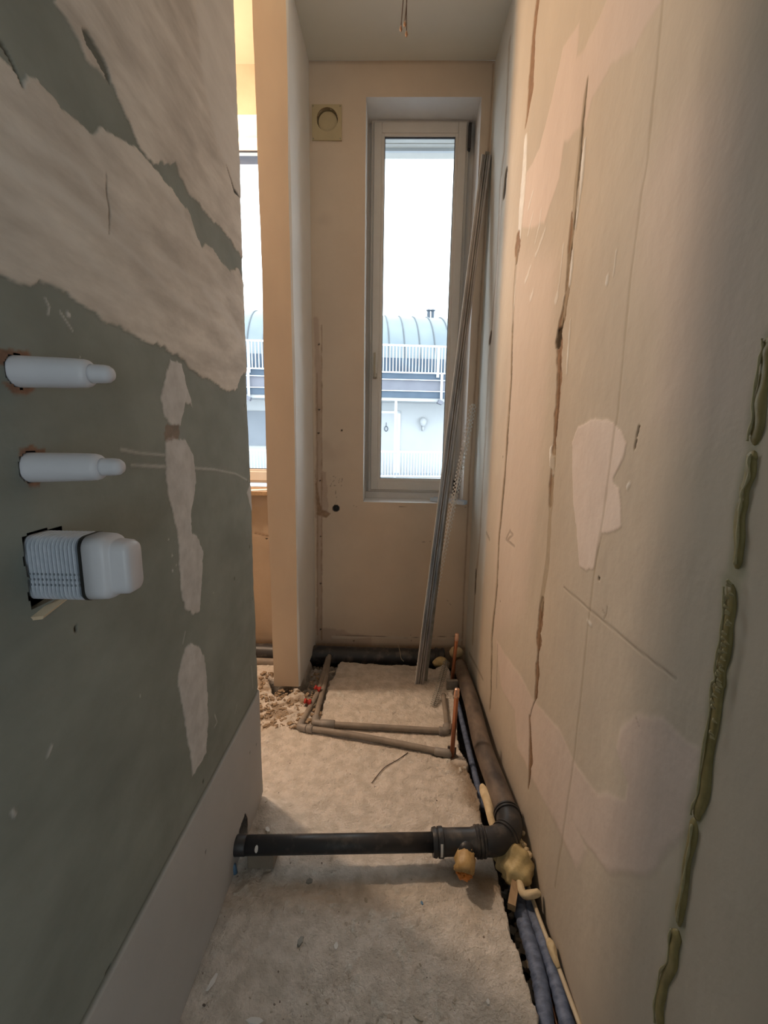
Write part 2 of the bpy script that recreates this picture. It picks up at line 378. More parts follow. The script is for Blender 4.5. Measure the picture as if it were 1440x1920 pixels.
    ck = np.maximum(ck, line_mask(U, V, LW([(423,310),(428,325),(438,357),(450,370)]), [.001,.004,.009,.002], .6, 40, .002, 15))
    ck = np.maximum(ck, line_mask(U, V, LW([(0,78),(12,95),(24,118),(41,160)]), [.003,.004,.002,.004], .9, 60, .0015, 16)*.8)
    for px, py in [(459,760),(464,901),(468,1025),(474,1123),(482,1225),(478,1396),(466,1411),(381,1465),(382,1597),(142,1180),(440,1085)]:
        c = P(px, py, 'x', XL); ck = np.maximum(ck, sstep(.0032, .002, np.hypot(U-c.y, (V-c.z)*.6)))
    ck = np.maximum(ck, sstep(.0045, .001, np.abs(V-ZS-.003+.001*fbm(U*20, V*0, 3)))*.45)
    ck = np.maximum(ck, line_mask(U, V, LW([(205,1815),(200,1825)]), .006, .8)*.9)
    L['crack'] = ck
    return L
def dispL(U, V, L):
    d = .0022*L['plaster']+.0016*L['filler']+.0045*L['strip']-.003*L['crack']+.0012*L['streak']
    d = d+.0016*fbm(U*7, V*7, 60)+.0006*fbm(U*30, V*80, 61)*L['plaster']
    return d
def cutL(U, V):
    c = np.zeros(U.shape, bool)
    for (y, z, a, b) in holes_L: c |= (((U-y)/a)**2+((V-z)/b)**2) < 1
    c |= (np.abs(U-BOXC[0]-.018) < .027+.004*vnoise(U*60, V*60)) & (np.abs(V-BOXC[1]-.0) < .0395+.003*vnoise(U*60, V*60, 5))
    q = P(452, 1538, 'x', XL)
    pts = LW([(440,1600),(446,1555),(457,1524),(461,1534),(462,1610)]); c |= poly_mask(U, V, pts, .001, .0005) > .5
    return c
def to3L(U, V, dz):
    edge = sstep(YE-.03, YE, U); e = .004*fbm(V*9, V*0+1, 70)+.0025*fbm(V*60, V*0+3, 71)
    Y = U+edge*e; z = V
    return np.stack([XL+dz-edge*.002, Y, z], -1)
wl = struct(grid('wall_left', uniq(rng(-1.0, .3, .1), rng(.3, YE, .0022), [YE]), uniq(rng(0.012, H, .0026), [H]), to3L, layL, dispL, MAT['left'], cutL))
b = MB(); b.box((XL-.095, -1.0, 0.012), (XL-.06, YE-.002, H)); b.build('board_backing', MAT['gasket'], wl)  # shade inside the wall holes put into a near-black backing colour
b = MB(); b.box((XL-.06, YE-.012, 0.012), (XL-.004, YE-.001, H)); b.box((XL-.06, -1.0, H-.02), (XL-.002, YE, H))
b.build('board_edge', MAT['hall'], wl)
# ---- right wall; u = y, v = z
def RW(pts): return [(P(x, y, 'x', XR).y, P(x, y, 'x', XR).z) for x, y in pts]
def rl(U, V, pts, wpx, *a):
    w_ = wpx if isinstance(wpx, (list, tuple)) else [wpx]*len(pts)
    q = RW(pts); return line_mask(U, V, q, [k*min(y, 2.1)**2/319 for k, (y, z) in zip(w_, q)], *a)
S1 = [(1012,-60),(1007,0),(999,80),(995,173),(986,234)]; S1W = [(987,262),(981,362),(975,440)]; S1C = [(969,470),(963,564),(959,700),(959,709),(947,890),(936,1003),(932,1095),(922,1196),(920,1300),(918,1330)]
S2 = [(1102,149),(1090,258),(1079,395),(1069,467),(1063,552),(1049,628)]; S2B = [(1063,552),(1049,628),(1049,690),(1045,761),(1039,842)]
S2C = [(1039,842),(1033,942),(1027,1051),(1015,1136)]; S2D = [(1017,1130),(1011,1184),(1005,1300),(1003,1312)]; S2E = [(993,1345),(995,1421),(990,1478)]
S3 = [(1250,-60),(1243,0),(1214,298),(1202,362),(1182,523),(1166,700),(1158,773),(1142,886),(1134,950),(1118,1055),(1104,1164),(1090,1300),(1077,1413),(1057,1562),(1041,1663)]
S0 = [(955,80),(945,282),(938,342),(932,500),(916,680),(912,781),(900,1003),(892,1083),(886,1204)]
FOAM1 = [(1446,630),(1438,668),(1424,761),(1416,834)]; FOAM2 = [(1414,846),(1400,905),(1388,962),(1381,1067)]
FOAM3 = [(1371,1095),(1363,1184),(1351,1265),(1343,1313),(1319,1482),(1303,1534)]; FOAM4 = [(1303,1536),(1287,1623),(1271,1736)]; FOAM5 = [(1268,1742),(1259,1804),(1239,1860),(1235,1930)]
def layR(U, V):
    L = {}
    pk = np.zeros_like(U)
    for i, (q, sf) in enumerate([
        ([(1012,280),(1035,190),(1055,90),(1085,50),(1082,110),(1098,95),(1140,0),(1150,-60),(1260,-60),(1240,0),(1190,90),(1150,120),(1110,190),(1098,240),(1060,260),(1050,330),(1020,420),(975,430),(985,330)], .012),
        ([(930,1200),(1000,1310),(1050,1370),(1085,1440),(1120,1485),(1172,1500),(1178,1470),(1155,1400),(1165,1370),(1200,1340),(1245,1345),(1290,1400),(1330,1420),(1300,1560),(1200,1640),(1140,1640),(1085,1560),(1040,1490),(1000,1400),(940,1290)], .012),
        ([(962,1290),(1000,1370),(1060,1500),(1100,1600),(1080,1620),(1020,1500),(970,1400)], .02),
        ([(1235,285),(1275,200),(1380,150),(1440,120),(1440,780),(1330,830),(1260,800),(1230,770),(1240,600),(1200,480),(1205,350)], .12),
        ([(930,1000),(947,850),(960,600),(968,480),(1050,480),(1010,900),(985,1150),(925,1200)], .1)]):
        pk = np.maximum(pk, poly_mask(U, V, RW(q), sf, .012, 12, 40+i)*(1 if i < 3 else .55))
    L['pink'] = pk
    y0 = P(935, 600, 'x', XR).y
    L['skylight_tint'] = sstep(y0-.03, y0+.03, U+.02*fbm(U*5, V*5, 9))  # bluish window daylight put into the wall colour near the far corner
    L['filler'] = poly_mask(U, V, RW([(1085,800),(1110,787),(1140,788),(1165,805),(1175,830),(1168,860),(1150,895),(1150,905),(1160,915),(1166,985),(1150,998),(1128,1000),(1115,1065),(1100,1070),(1088,1060),(1075,940),(1073,870),(1073,830)]), .002, .004, 50, 45)
    wh = rl(U, V, S1W, [4,8,5], .4, 14, .006, 46, .004)
    wh = np.maximum(wh, rl(U, V, [(975,440),(968,500),(965,560),(960,620)], [3,2,2.5,1], .8, 14, .004, 46, .004)*.8)
    wh = np.maximum(wh, rl(U, V, [(1098,262),(1092,320),(1084,385),(1080,430)], [2,6,5,1], .4, 14, .003, 47))
    wh = np.maximum(wh, rl(U, V, [(1075,470),(1068,530),(1060,562),(1057,600)], [2,8,7,1], .5, 20, .003, 48))
    wh = np.maximum(wh, rl(U, V, [(1070,600),(1066,660),(1063,700)], [1,3,2], .5, 20, .003, 48)*.7)
    wh = np.maximum(wh, rl(U, V, [(1036,845),(1036,885)], 7, .3, 30, .002, 49))
    wh = np.maximum(wh, rl(U, V, [(1057,460),(1050,530),(1046,555)], 1.6, .5, 20, .003, 50)*.6)
    wh = np.maximum(wh, rl(U, V, [(940,342),(935,440),(931,540),(925,620)], [3,5,3,1], .6, 14, .01, 51, .006)*.8)
    for pp, wd in [([(1015,395),(1012,420),(1003,455)], 1.6), ([(1022,430),(1008,470),(1004,478)], 1.8), ([(1000,400),(990,440)], 1.6), ([(995,500),(985,530)], 2), ([(1000,360),(992,390)], 2), ([(1155,470),(1150,515)], 1.8),
                   ([(1139,518),(1137,530)], 4), ([(1046,552),(1044,562)], 5), ([(1000,545),(996,560)], 2.5), ([(1180,908),(1176,914)], 4), ([(1103,1165),(1110,1172)], 4)]:
        wh = np.maximum(wh, rl(U, V, pp, wd, .7, 60, .003, 52)*.6)
    L['white'] = wh
    ff = np.zeros_like(U)
    for s in (FOAM1, FOAM2, FOAM3, FOAM4, FOAM5): ff = np.maximum(ff, line_mask(U, V, RW(s), .022, .5, 14, .016, 53)*.6)
    L['foamrim'] = ff
    br = rl(U, V, S1, [5,6,6,10,2], .5, 14, .004, 54, .004)
    br = np.maximum(br, rl(U, V, [(972,445),(970,462),(969,490)], [3,9,3], .4, 20, .004, 55, .004))
    br = np.maximum(br, rl(U, V, S2B, [6,8,8,7,6], .8, 22, .003, 56, .004))
    br = np.maximum(br, rl(U, V, [(1034,886),(1033,910),(1031,945)], [5,8,5], .4, 25, .003, 57))
    br = np.maximum(br, rl(U, V, S2D, [6,9,6,3], .9, 25, .003, 58, .003))
    br = np.maximum(br, rl(U, V, S2E, [3,9,2], .4, 25, .003, 59))
    br = np.maximum(br, rl(U, V, [(1072,400),(1068,470),(1063,545)], [2,7,5], .4, 25, .003, 59))
    L['brown'] = br
    sm = rl(U, V, S3, 3.5, .5, 14, .006, 61)*.45
    sm = np.maximum(sm, rl(U, V, S2C, 7, .5, 14, .006, 62, .003)*.7)
    sm = np.maximum(sm, rl(U, V, S2, [3,8,9,8,7,6], .4, 14, .005, 63, .003)*.75)
    sm = np.maximum(sm, rl(U, V, S0, 2.5, .6, 14, .01, 64, .006)*.6)
    sm = np.maximum(sm, rl(U, V, S1C, 4, .5, 14, .006, 64, .004)*.6)
    L['seam'] = sm
    ck = rl(U, V, S1C, [1.2,1.2,1.6,2,2.2,1.8,1.6,2.2,2,1], .7, 20, .002, 65, .004)*.65
    ck = np.maximum(ck, rl(U, V, S2, [1,2,2.6,3,1.6,1.4], .6, 20, .002, 66)*.95)
    ck = np.maximum(ck, rl(U, V, S2B, [1.4,1.8,1.2,1.6,1], 1.2, 20, .002, 67, .005)*.7)
    ck = np.maximum(ck, rl(U, V, [(1049,626),(1046,640)], 9, .5, 40, .002, 67))
    ck = np.maximum(ck, rl(U, V, S2D+S2E, [1.2]*7, 1.0, 20, .002, 67, .004)*.6)
    ck = np.maximum(ck, line_mask(U, V, RW([(1057,1101),(1100,1138),(1136,1167),(1200,1222),(1267,1273)]), .0030, .1, 30, .0026, 68, .0004)*.42)
    for pp in [[(1133,1160),(1138,1150),(1139,1138)], [(1131,1145),(1137,1158)], [(957,995),(949,1012),(965,1025)], [(949,1012),(956,997),(962,1003),(953,1012)],
               [(912,1000),(918,1012)], [(880,1225),(905,1275)], [(933,1210),(931,1290)], [(1193,1345),(1200,1365)]]:
        ck = np.maximum(ck, rl(U, V, pp, 1.5, .2, 30, .003, 69, .0004)*.33)
    ck = np.maximum(ck, rl(U, V, [(1198,799),(1194,818)], 2.6, .2, 30, .002, 69)*.8)
    ck = np.maximum(ck, rl(U, V, [(1193,826),(1190,840)], 2.6, .2, 30, .002, 69)*.8)
    ck = np.maximum(ck, rl(U, V, [(948,325),(945,362)], 4, .2, 30, .004, 70))
    ck = np.maximum(ck, rl(U, V, [(920,628),(918,640)], 3, .2, 30, .004, 70))
    ck = np.maximum(ck, rl(U, V, [(892,1070),(890,1110)], 2, .4, 30, .004, 70))
    for px, py in [(1124,1085), (943,857), (938,1128)]:
        c = P(px, py, 'x', XR); ck = np.maximum(ck, sstep(.0045, .0025, np.hypot(U-c.y, V-c.z)))
    L['crack'] = ck*(1-wh)
    return L
def dispR(U, V, L):
    d = .0010*L['pink']+.0014*L['filler']+.0025*L['white']-.003*L['brown']-.004*L['crack']-.0012*L['seam']
    return d+.0018*fbm(U*5, V*5, 80)+.0005*fbm(U*40, V*25, 81)
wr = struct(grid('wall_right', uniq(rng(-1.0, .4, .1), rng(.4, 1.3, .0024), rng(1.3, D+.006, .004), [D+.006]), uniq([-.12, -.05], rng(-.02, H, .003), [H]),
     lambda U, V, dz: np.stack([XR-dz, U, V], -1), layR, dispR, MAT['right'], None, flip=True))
# ---- back wall with two window openings; u = x, v = z
W1 = (-.151, .327, .768, 2.470); W2 = (-1.75, -.53, .812, 2.405); HLE = P(630, 953, 'y', D); vc = P(614, 226, 'y', D)
def BW(pts): return [(P(x, y, 'y', D).x, P(x, y, 'y', D).z) for x, y in pts]
def layB(U, V):
    L = {}
    pk = poly_mask(U, V, BW([(592,1160),(605,1180),(700,1190),(700,1225),(592,1225)]), .02, .02, 20, 1)
    pk = np.maximum(pk, line_mask(U, V, BW([(592,600),(597,700),(598,900),(600,1215)]), .026, .4, 20, .01, 2)*1.0)
    pk = np.maximum(pk, poly_mask(U, V, BW([(590,880),(612,885),(616,965),(600,975),(590,970)]), .006, .006, 40, 2))
    pk = np.maximum(pk, sstep(.3, .6, fbm(U*3, V*3, 5))*.5)
    L['pink'] = pk; L['ochre'] = sstep(NL+.02, NL, U)
    br = poly_mask(U, V, BW([(592,890),(598,930),(603,955),(620,963),(612,970),(594,966)]), .004, .005, 60, 3)*.9
    br = np.maximum(br, line_mask(U, V, BW([(603,610),(603,1200)]), .005, .8, 30, .003, 4)*.7)
    br = np.maximum(br, line_mask(U, V, BW([(594,700),(595,970),(595,1190)]), .005, .8, 30, .003, 4)*.7)
    br = np.maximum(br, sstep(.05, .02, V)*.7)
    br = np.maximum(br, line_mask(U, V, BW([(580,115),(760,112),(930,111)]), .02, .6, 10, .02, 5)*.5)
    br = np.maximum(br, line_mask(U, V, BW([(925,120),(905,500),(880,900),(866,1210)]), .006, .6, 10, .006, 5)*.7)
    br = np.maximum(br, line_mask(U, V, BW([(480,1000),(500,1005)]), .02, .6, 30, .008, 5)*.4)
    L['brown'] = br
    wh = line_mask(U, V, BW([(625,1195),(700,1195),(780,1196),(865,1200)]), .012, 1.2, 30, .006, 6)*.6
    wh = np.maximum(wh, line_mask(U, V, BW([(587,600),(589,900),(591,1200)]), .006, .6, 30, .005, 6)*.5)
    L['white'] = wh
    ck = sstep(.0165, .0155, np.hypot(U-HLE.x, V-HLE.z))
    for px, py in [(598,646),(598,768),(597,812),(600,901),(601,1006),(601,1094),(601,1180),(663,1202),(641,807),(500,1010)]:
        c = P(px, py, 'y', D); ck = np.maximum(ck, sstep(.0055, .004, np.hypot(U-c.x, (V-c.z)*1.2)))
    for pp in [[(619,900),(625,893),(630,896),(622,906),(619,912),(632,910)], [(638,895),(634,905),(641,903)], [(642,895),(640,912)], [(630,912),(629,925),(632,938),(626,950)],
               [(785,1017),(808,1015)], [(838,1125),(848,1138)], [(662,948),(668,950)], [(748,950),(768,951)], [(770,1190),(771,1202)], [(868,950),(878,952)]]:
        ck = np.maximum(ck, line_mask(U, V, BW(pp), .0014, .3, 30, .001, 8, .0003)*.55)
    ck = np.maximum(ck, line_mask(U, V, BW([(630,1192),(700,1193),(760,1196),(860,1193)]), .0022, 1.2, 40, .0015, 9)*.7)
    ck = np.maximum(ck, line_mask(U, V, BW([(478,1000),(503,1006)]), .004, 1.2, 40, .0015, 9)*.4)
    L['crack'] = ck; return L
wb = struct(grid('wall_back', uniq(rng(-2.2, -.8, .02), rng(-.8, XR, .004), [XR+.006], [W1[0], W1[1], W2[0], W2[1]]), uniq([-.12, -.05], rng(-.02, H, .004), [H], W1[2:], W2[2:]),
     lambda U, V, dz: np.stack([U, D-dz, V], -1), layB, lambda U, V, L: .002*fbm(U*6, V*6, 7)*(1-L['crack']) - .004*L['crack'] - .0015*L['brown']+.0012*L['white'], MAT['back'],
     lambda U, V: ((U > W1[0]) & (U < W1[1]) & (V > W1[2]) & (V < W1[3])) | ((U > W2[0]) & (U < W2[1]) & (V > W2[2]) & (V < W2[3]))
                   | (np.hypot(U-HLE.x, V-HLE.z) < .0150) | (np.hypot(U-vc.x, V-vc.z) < .0445)))
q = MB(); V, Fc = lathe([(-.0008, .0172), (-.0008, .0165), (.017, .0165), (.017, .001)], (HLE.x, D, HLE.z), (0, 1, 0), 28); q.add(V, Fc[:-2]); q.build('pipe_hole', MAT['blackband'], wb)  # shade in the depth of the hole put into a black cup
# reveals + outer masonry of the facade (0.30 m thick)
b = MB(); T = .30
for (x0, x1, z0, z1) in (W1, W2):
    for a in ([(x0,D,z0),(x1,D,z0),(x1,D+T,z0),(x0,D+T,z0)], [(x1,D,z1),(x0,D,z1),(x0,D+T,z1),(x1,D+T,z1)], [(x0,D,z1),(x0,D,z0),(x0,D+T,z0),(x0,D+T,z1)], [(x1,D,z0),(x1,D,z1),(x1,D+T,z1),(x1,D+T,z0)]):
        b.add(a, [(0, 1, 2, 3)])
b.build('window_reveal', MAT['reveal'], wb)
b = MB(); xs = [-2.3, W2[0], W2[1], W1[0], W1[1], .9]; 
for i in range(5):
    if i in (1, 3):
        z0, z1 = (W2 if i == 1 else W1)[2:]
        b.box((xs[i], D+.02, -.3), (xs[i+1], D+T, z0-.001)); b.box((xs[i], D+.02, z1+.001), (xs[i+1], D+T, 3.0))
    else: b.box((xs[i]+.001, D+.02, -.3), (xs[i+1]-.001, D+T, 3.0))
b.build('outer_masonry', MAT['hall'], wb)
# ---- stub wall between the niche and the next room
b = MB(); n = 60
def wob(z, s): return .0020*math.sin(z*4+s)+.0010*math.sin(z*11+s*2)+.0004*math.sin(z*37+s*3)
for zi in range(n):
    z0 = .018 + (H-.018)*zi/n; z1 = .018 + (H-.018)*(zi+1)/n
    def ring(z): return [(NL+wob(z, 1), NY+wob(z, 2)*.5, z), (NX-.006+wob(z, 4), NY+wob(z, 2)*.5, z), (NX+wob(z, 3)*.6, NY+.008, z), (NX, D, z), (NL, D, z)]
    a, c = ring(z0), ring(z1); v = a+c
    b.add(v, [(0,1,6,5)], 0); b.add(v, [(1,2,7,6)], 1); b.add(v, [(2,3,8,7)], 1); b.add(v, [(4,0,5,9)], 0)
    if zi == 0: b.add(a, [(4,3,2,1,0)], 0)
struct(b.build('wall_niche', None, mats=[MAT['stub'], MAT['stubside_daylit']]))
# ---- next room shell and hall behind the camera
b = MB()
b.box((-2.3, -.2, 0), (-2.2, D, H)); struct(b.build('wall_far_left', MAT['room']))
b = MB(); b.box((-2.3, -.3, 0), (XL-.06, -.2, H)); struct(b.build('wall_near_left', MAT['room']))
b = MB(); b.box((-2.3, -2.6, H), (.6, D, H+.1)); struct(b.build('ceiling', MAT['ceil']))
b = MB(); b.box((-2.2, -.2, H-.012), (NL+.004, D, H-.0005)); b.build('ceiling_render', MAT['ochre'], bpy.data.objects['ceiling'])
b = MB(); b.box((-1.2, -2.7, 0), (1.2, -2.6, H)); b.box((-1.3, -2.6, 0), (-1.2, -1.0, H)); b.box((1.2, -2.6, 0), (1.3, -1.0, H))
b.box((-1.2, -1.1, 0), (XL, -1.0, H)); b.box((XR+.002, -1.1, 0), (1.2, -1.0, H)); struct(b.build('wall_hall', MAT['hall']))
# ---- floor; u = x, v = y
TE = [P(x, y, 'z', 0) for x, y in [(835,1243),(846,1262),(853,1300),(862,1400),(880,1440),(893,1480),(905,1530),(935,1640),(942,1690),(960,1740),(975,1800),(1000,1880),(1012,1920)]]
TRENCH = [(p.x, p.y) for p in TE]+[(.302, .30), (.5, .30), (.5, 2.3), (-2.2, 2.3), (-2.2, 2.045), (-.40, 2.04), (-.347, 2.030), (-.2, 2.024), (0, 2.012), (.15, 2.012), (.205, 1.985)]
def FW(pts): return [(P(x, y, 'z', 0).x, P(x, y, 'z', 0).y) for x, y in pts]
GR = FW([(560,1290),(592,1225),(645,1225),(622,1275),(600,1335),(580,1340),(572,1310)])
HOLLOW = FW([(505,1275),(548,1275),(550,1300),(530,1310),(512,1303)])
def layF(U, V):
    L = {}
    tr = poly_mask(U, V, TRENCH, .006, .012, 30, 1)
    wx = fbm(U*9, V*9, 91)*1.4; wy = fbm(U*9, V*9, 92)*1.4
    L['streak'] = sstep(-.05, .25, fbm(U*22+wx*3, V*60+wy*3, 2))*.9
    gr = poly_mask(U, V, GR, .008, .016, 20, 3); tr = np.maximum(tr, gr*(.45+.35*fbm(U*40, V*40, 18)))
    lf = poly_mask(U, V, FW([(480,1230),(512,1290),(560,1300),(575,1330),(520,1350),(487,1380)]), .03, .03, 20, 4)
    ed = sstep(.045, .0, np.abs(U-XL-.012+.025*fbm(U*9, V*9, 5)))*(V < 1.26)*1.0
    spk = sstep(.20, .42, fbm(U*60, V*60, 6))*(.35+.5*sstep(-.2, .5, fbm(U*6, V*6, 7)))
    worm = sstep(.055, .0, np.abs(fbm(U*26+wx*1.2, V*26+wy*1.2, 77, 3)))*sstep(.0, .3, fbm(U*11, V*11, 78))
    L['worm'] = worm
    spk = np.maximum(spk, worm*.55)
    L['grit'] = np.clip(np.maximum.reduce([gr, lf*sstep(-.2, .3, fbm(U*40, V*40, 9)), ed, spk]), 0, 1)
    pa = .6*poly_mask(U, V, FW([(555,1300),(600,1320),(590,1370),(560,1400),(500,1420),(492,1370),(540,1330)]), .03, .03, 20, 10)*.8
    pa = np.maximum(pa, poly_mask(U, V, FW([(515,1604),(825,1602),(825,1628),(515,1632)]), .008, .006, 20, 11)*.7)
    pa = np.maximum(pa, poly_mask(U, V, FW([(595,1300),(625,1300),(620,1330),(600,1335)]), .012, .01, 20, 12)*.7)
    for x, y, r in [(700,1520,.016),(880,1760,.0)]:
        c = P(x, y, 'z', 0); pa = np.maximum(pa, sstep(r*1.2, r*.7, np.hypot(U-c.x, V-c.y)+.006*fbm(U*60, V*60, 13)))
    L['pale'] = pa
    dm = poly_mask(U, V, FW([(845,1430),(885,1440),(905,1500),(925,1540),(905,1550),(870,1500),(860,1460)]), .05, .02, 20, 14)*.8
    dm = np.maximum(dm, poly_mask(U, V, FW([(810,1625),(940,1650),(950,1680),(905,1690),(880,1660),(820,1640)]), .04, .02, 20, 15)*.8)
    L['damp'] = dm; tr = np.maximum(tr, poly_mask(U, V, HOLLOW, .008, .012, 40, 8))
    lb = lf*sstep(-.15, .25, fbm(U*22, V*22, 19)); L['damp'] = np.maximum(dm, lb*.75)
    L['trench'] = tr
    ch = sstep(.36, .46, fbm(U*55, V*55, 30, 3))*sstep(-.1, .45, fbm(U*5, V*5, 31))
    L['chip'] = ch*(1-tr); return L
def dispF(U, V, L):
    tr = L['trench']; hol = poly_mask(U, V, HOLLOW, .01, .01, 30, 8)
    d = .003*fbm(U*6, V*6, 40)+.0022*fbm(U*40, V*40, 41)*(1+L['grit'])+.0025*L['chip']-.004*L['grit']-.002*L['worm']+.003*L['pale']
    bank = poly_mask(U, V, FW([(487,1260),(520,1290),(560,1290),(600,1310),(585,1350),(530,1370),(487,1420)]), .08, .03, 20, 4)
    d = d+bank*(.008+.012*np.abs(fbm(U*30, V*30, 44)))
    d = d-np.minimum(tr, 1)*(.085+.012*fbm(U*20, V*20, 45))-hol*.03
    return d*(U < XR+.01)-.0
struct(grid('floor', uniq(rng(-2.3, -.8, .05), rng(-.8, XL, .006), rng(XL, .45, .0036)), uniq(rng(-2.6, .4, .2), rng(.4, 2.2, .0036)),
     lambda U, V, dz: np.stack([U, V, dz], -1), layF, dispF, MAT['floor']))

# ================================================================== WINDOWS
FY = D+.134
def window(name, x0, x1, z0, z1, gx0, gx1, gz0, gz1, handle=True):
    e = MB(); y0, y1 = FY, FY+.07
    def frame(ax0, ax1, az0, az1, bx0, bx1, bz0, bz1, ya, yb):
        q = MB()
        q.box((ax0, ya, az0), (bx0, yb, az1)); q.box((bx1, ya, az0), (ax1, yb, az1)); q.box((bx0, ya, az0), (bx1, yb, bz0)); q.box((bx0, ya, bz1), (bx1, yb, az1)); return q
    ms = .012
    root = struct(frame(x0, x1, z0, z1, x0+ms+.02, x1-ms-.02, z0+ms+.02, z1-ms-.02, y0+.012, y1).build(name, MAT['upvc'], bevel=.002))
    sash = frame(x0+ms, x1-ms, z0+ms, z1-ms, gx0-.012, gx1+.012, gz0-.012, gz1+.012, y0, y1-.01).build('window_sash', MAT['upvc'], root, bevel=.003)
    frame(gx0-.014, gx1+.014, gz0-.014, gz1+.014, gx0, gx1, gz0, gz1, y0+.006, y1-.015).build('glazing_bead', MAT['upvc'], sash, bevel=.002)
    frame(gx0-.001, gx1+.001, gz0-.001, gz1+.001, gx0+.003, gx1-.003, gz0+.003, gz1-.004, y0+.012, y0+.020).build('gasket', MAT['gasket'], sash)
    q = MB(); q.box((gx0-.002, y0+.024, gz0-.002), (gx1+.002, y0+.028, gz1+.002)); q.build('glass_pane', MAT['glass'], sash)
    return root, sash
# frame pixels were measured on the plane of the frame
s = 1.0
w1, sash1 = window('window_1', -.1355, .3005, .800, 2.472, -.076, .2405, .868, 2.405)
q = MB(); hx, hz = P(703, 709, 'y', FY).x, P(703, 705, 'y', FY).z
q.box((hx-.009, FY-.008, hz-.013), (hx+.009, FY+.001, hz+.013)); q.box((hx-.006, FY-.034, hz-.006), (hx+.006, FY-.008, hz+.006)); q.box((hx-.006, FY-.036, hz-.008), (hx+.006, FY-.026, hz+.105))
q.build('window_handle', MAT['goldhandle'], sash1, bevel=.002)
for (pa, pb) in (((882,232),(880,280)), ((846,900),(844,928))):
    a = P(*pa, 'y', FY); c = P(*pb, 'y', FY); q = MB(); q.box((.296, FY-.010, c.z), (.308, FY+.02, a.z)); q.build('hinge', MAT['gasket'], sash1, bevel=.001)
a = P(690, 224, 'y', FY)
q = MB(); q.box((W1[0]+.001, FY+.06, .768), (W1[1]-.001, FY+.09, .80)); q.box((W1[0]+.001, FY+.012, 2.4722), (W1[1]-.001, FY+.06, 2.4725)); q.box((.3007, FY+.03, .80), (W1[1]-.0005, FY+.06, 2.469)); q.box((W1[0]+.0005, FY+.03, .80), (-.1357, FY+.06, 2.469))
q.box((W1[0]+.001, FY+.01, .7685), (W1[1]-.001, FY+.06, .7995))
q.build('frame_packing', MAT['reveal'], w1)
# outside roller-blind box seen through the head of the glass
BZ0 = P(790, 270, 'y', D+T-.06).z; BZ1 = P(790, 283, 'y', D+T-.03).z
q = MB(); q.box((W1[0]+.004, D+T-.06, BZ0), (W1[1]-.004, D+T+.06, 2.468)); 
q.build('blind_box', MAT['upvc'], w1)
q = MB(); q.box((W1[0]+.012, D+T-.03, BZ1), (W1[1]-.012, D+T-.015, BZ0+.001)); q.build('blind_rail', MAT['outwhite'], w1)
w2, sash2 = window('window_2', -1.74, -.54, .834, 2.404, -1.66, -.60, .905, 2.35)
q = MB(); q.box((W2[0]+.004, D+T-.06, P(460, 272, 'y', D+T-.06).z), (W2[1]-.004, D+T+.06, 2.403)); q.build('blind_box', MAT['fasciagrey'], w2)
q = MB(); q.box((-1.78, D-.045, .795), (-.51, FY, .815)); 
sb = q.build('window_sill', MAT['wood'], w2, bevel=.002)
q = MB(); q.box((-.74, D-.03, .8155), (-.6, D+.02, .8175), rot=Matrix.Rotation(.5, 3, 'Z')); q.build('sill_sheet', MAT['reveal'], sb)

# ================================================================== THINGS ON THE WALLS
# vent
v0 = P(584, 198, 'y', D); v1 = P(641, 265, 'y', D)
r = empty('wall_vent', (vc.x, D, vc.z), label='square beige vent plate with round opening high on the back wall', cat='vent')
q = MB(); x0, x1, z0, z1 = v0.x+.002-vc.x, v1.x-vc.x, v1.z-vc.z, v0.z-vc.z; R1 = .0445; N = 48
pts = []; 
for k in range(N):
    a = 2*math.pi*k/N+math.pi/4; c, s_ = math.cos(a), math.sin(a); mx_ = max(abs(c), abs(s_))
    ox = (c/mx_)*(x1 if c > 0 else -x0); oz = (s_/mx_)*(z1 if s_ > 0 else -z0); pts.append((c*R1, s_*R1, ox, oz))
V = []; 
for (ix, iz, ox, oz) in pts: V += [(ox, -.001, oz), (ox, -.008, oz), (ix, -.008, iz), (ix, -.001, iz)]
Fc = []
for k in range(N):
    a = 4*k; c = 4*((k+1) % N)
    for j in range(4): Fc.append((a+j, c+j, c+(j+1) % 4, a+(j+1) % 4))
q.add(V, Fc); q.build('vent_plate', MAT['vent'], r)
q = MB(); V, Fc = lathe([(-.008, R1), (.018, R1-.0005), (.018, .002)], (0, 0, 0), (0, 1, 0), 40); q.add(V, Fc[:-2]); q.build('duct_sleeve', MAT['ventdark'], r, True)
q = MB(); q.add(*lathe([(.010, .0405), (.0055, .0405), (.004, .039), (.0035, .030), (.0035, .001)], (.0015, 0, -.0028), (0, 1, 0), 40)); q.build('duct_flap', MAT['vent'], r)
for sx, sz in ((x1-.006, z1-.006), (x0+.006, z0+.006), (x0+.006, z1-.006), (x1-.006, z0+.006)):
    q = MB(); q.add(*lathe([(-.0078, .0025), (-.009, .0022), (-.009, .001)], (sx, 0, sz), (0, 1, 0), 10)); q.build('screw', MAT['zincdark'], r)

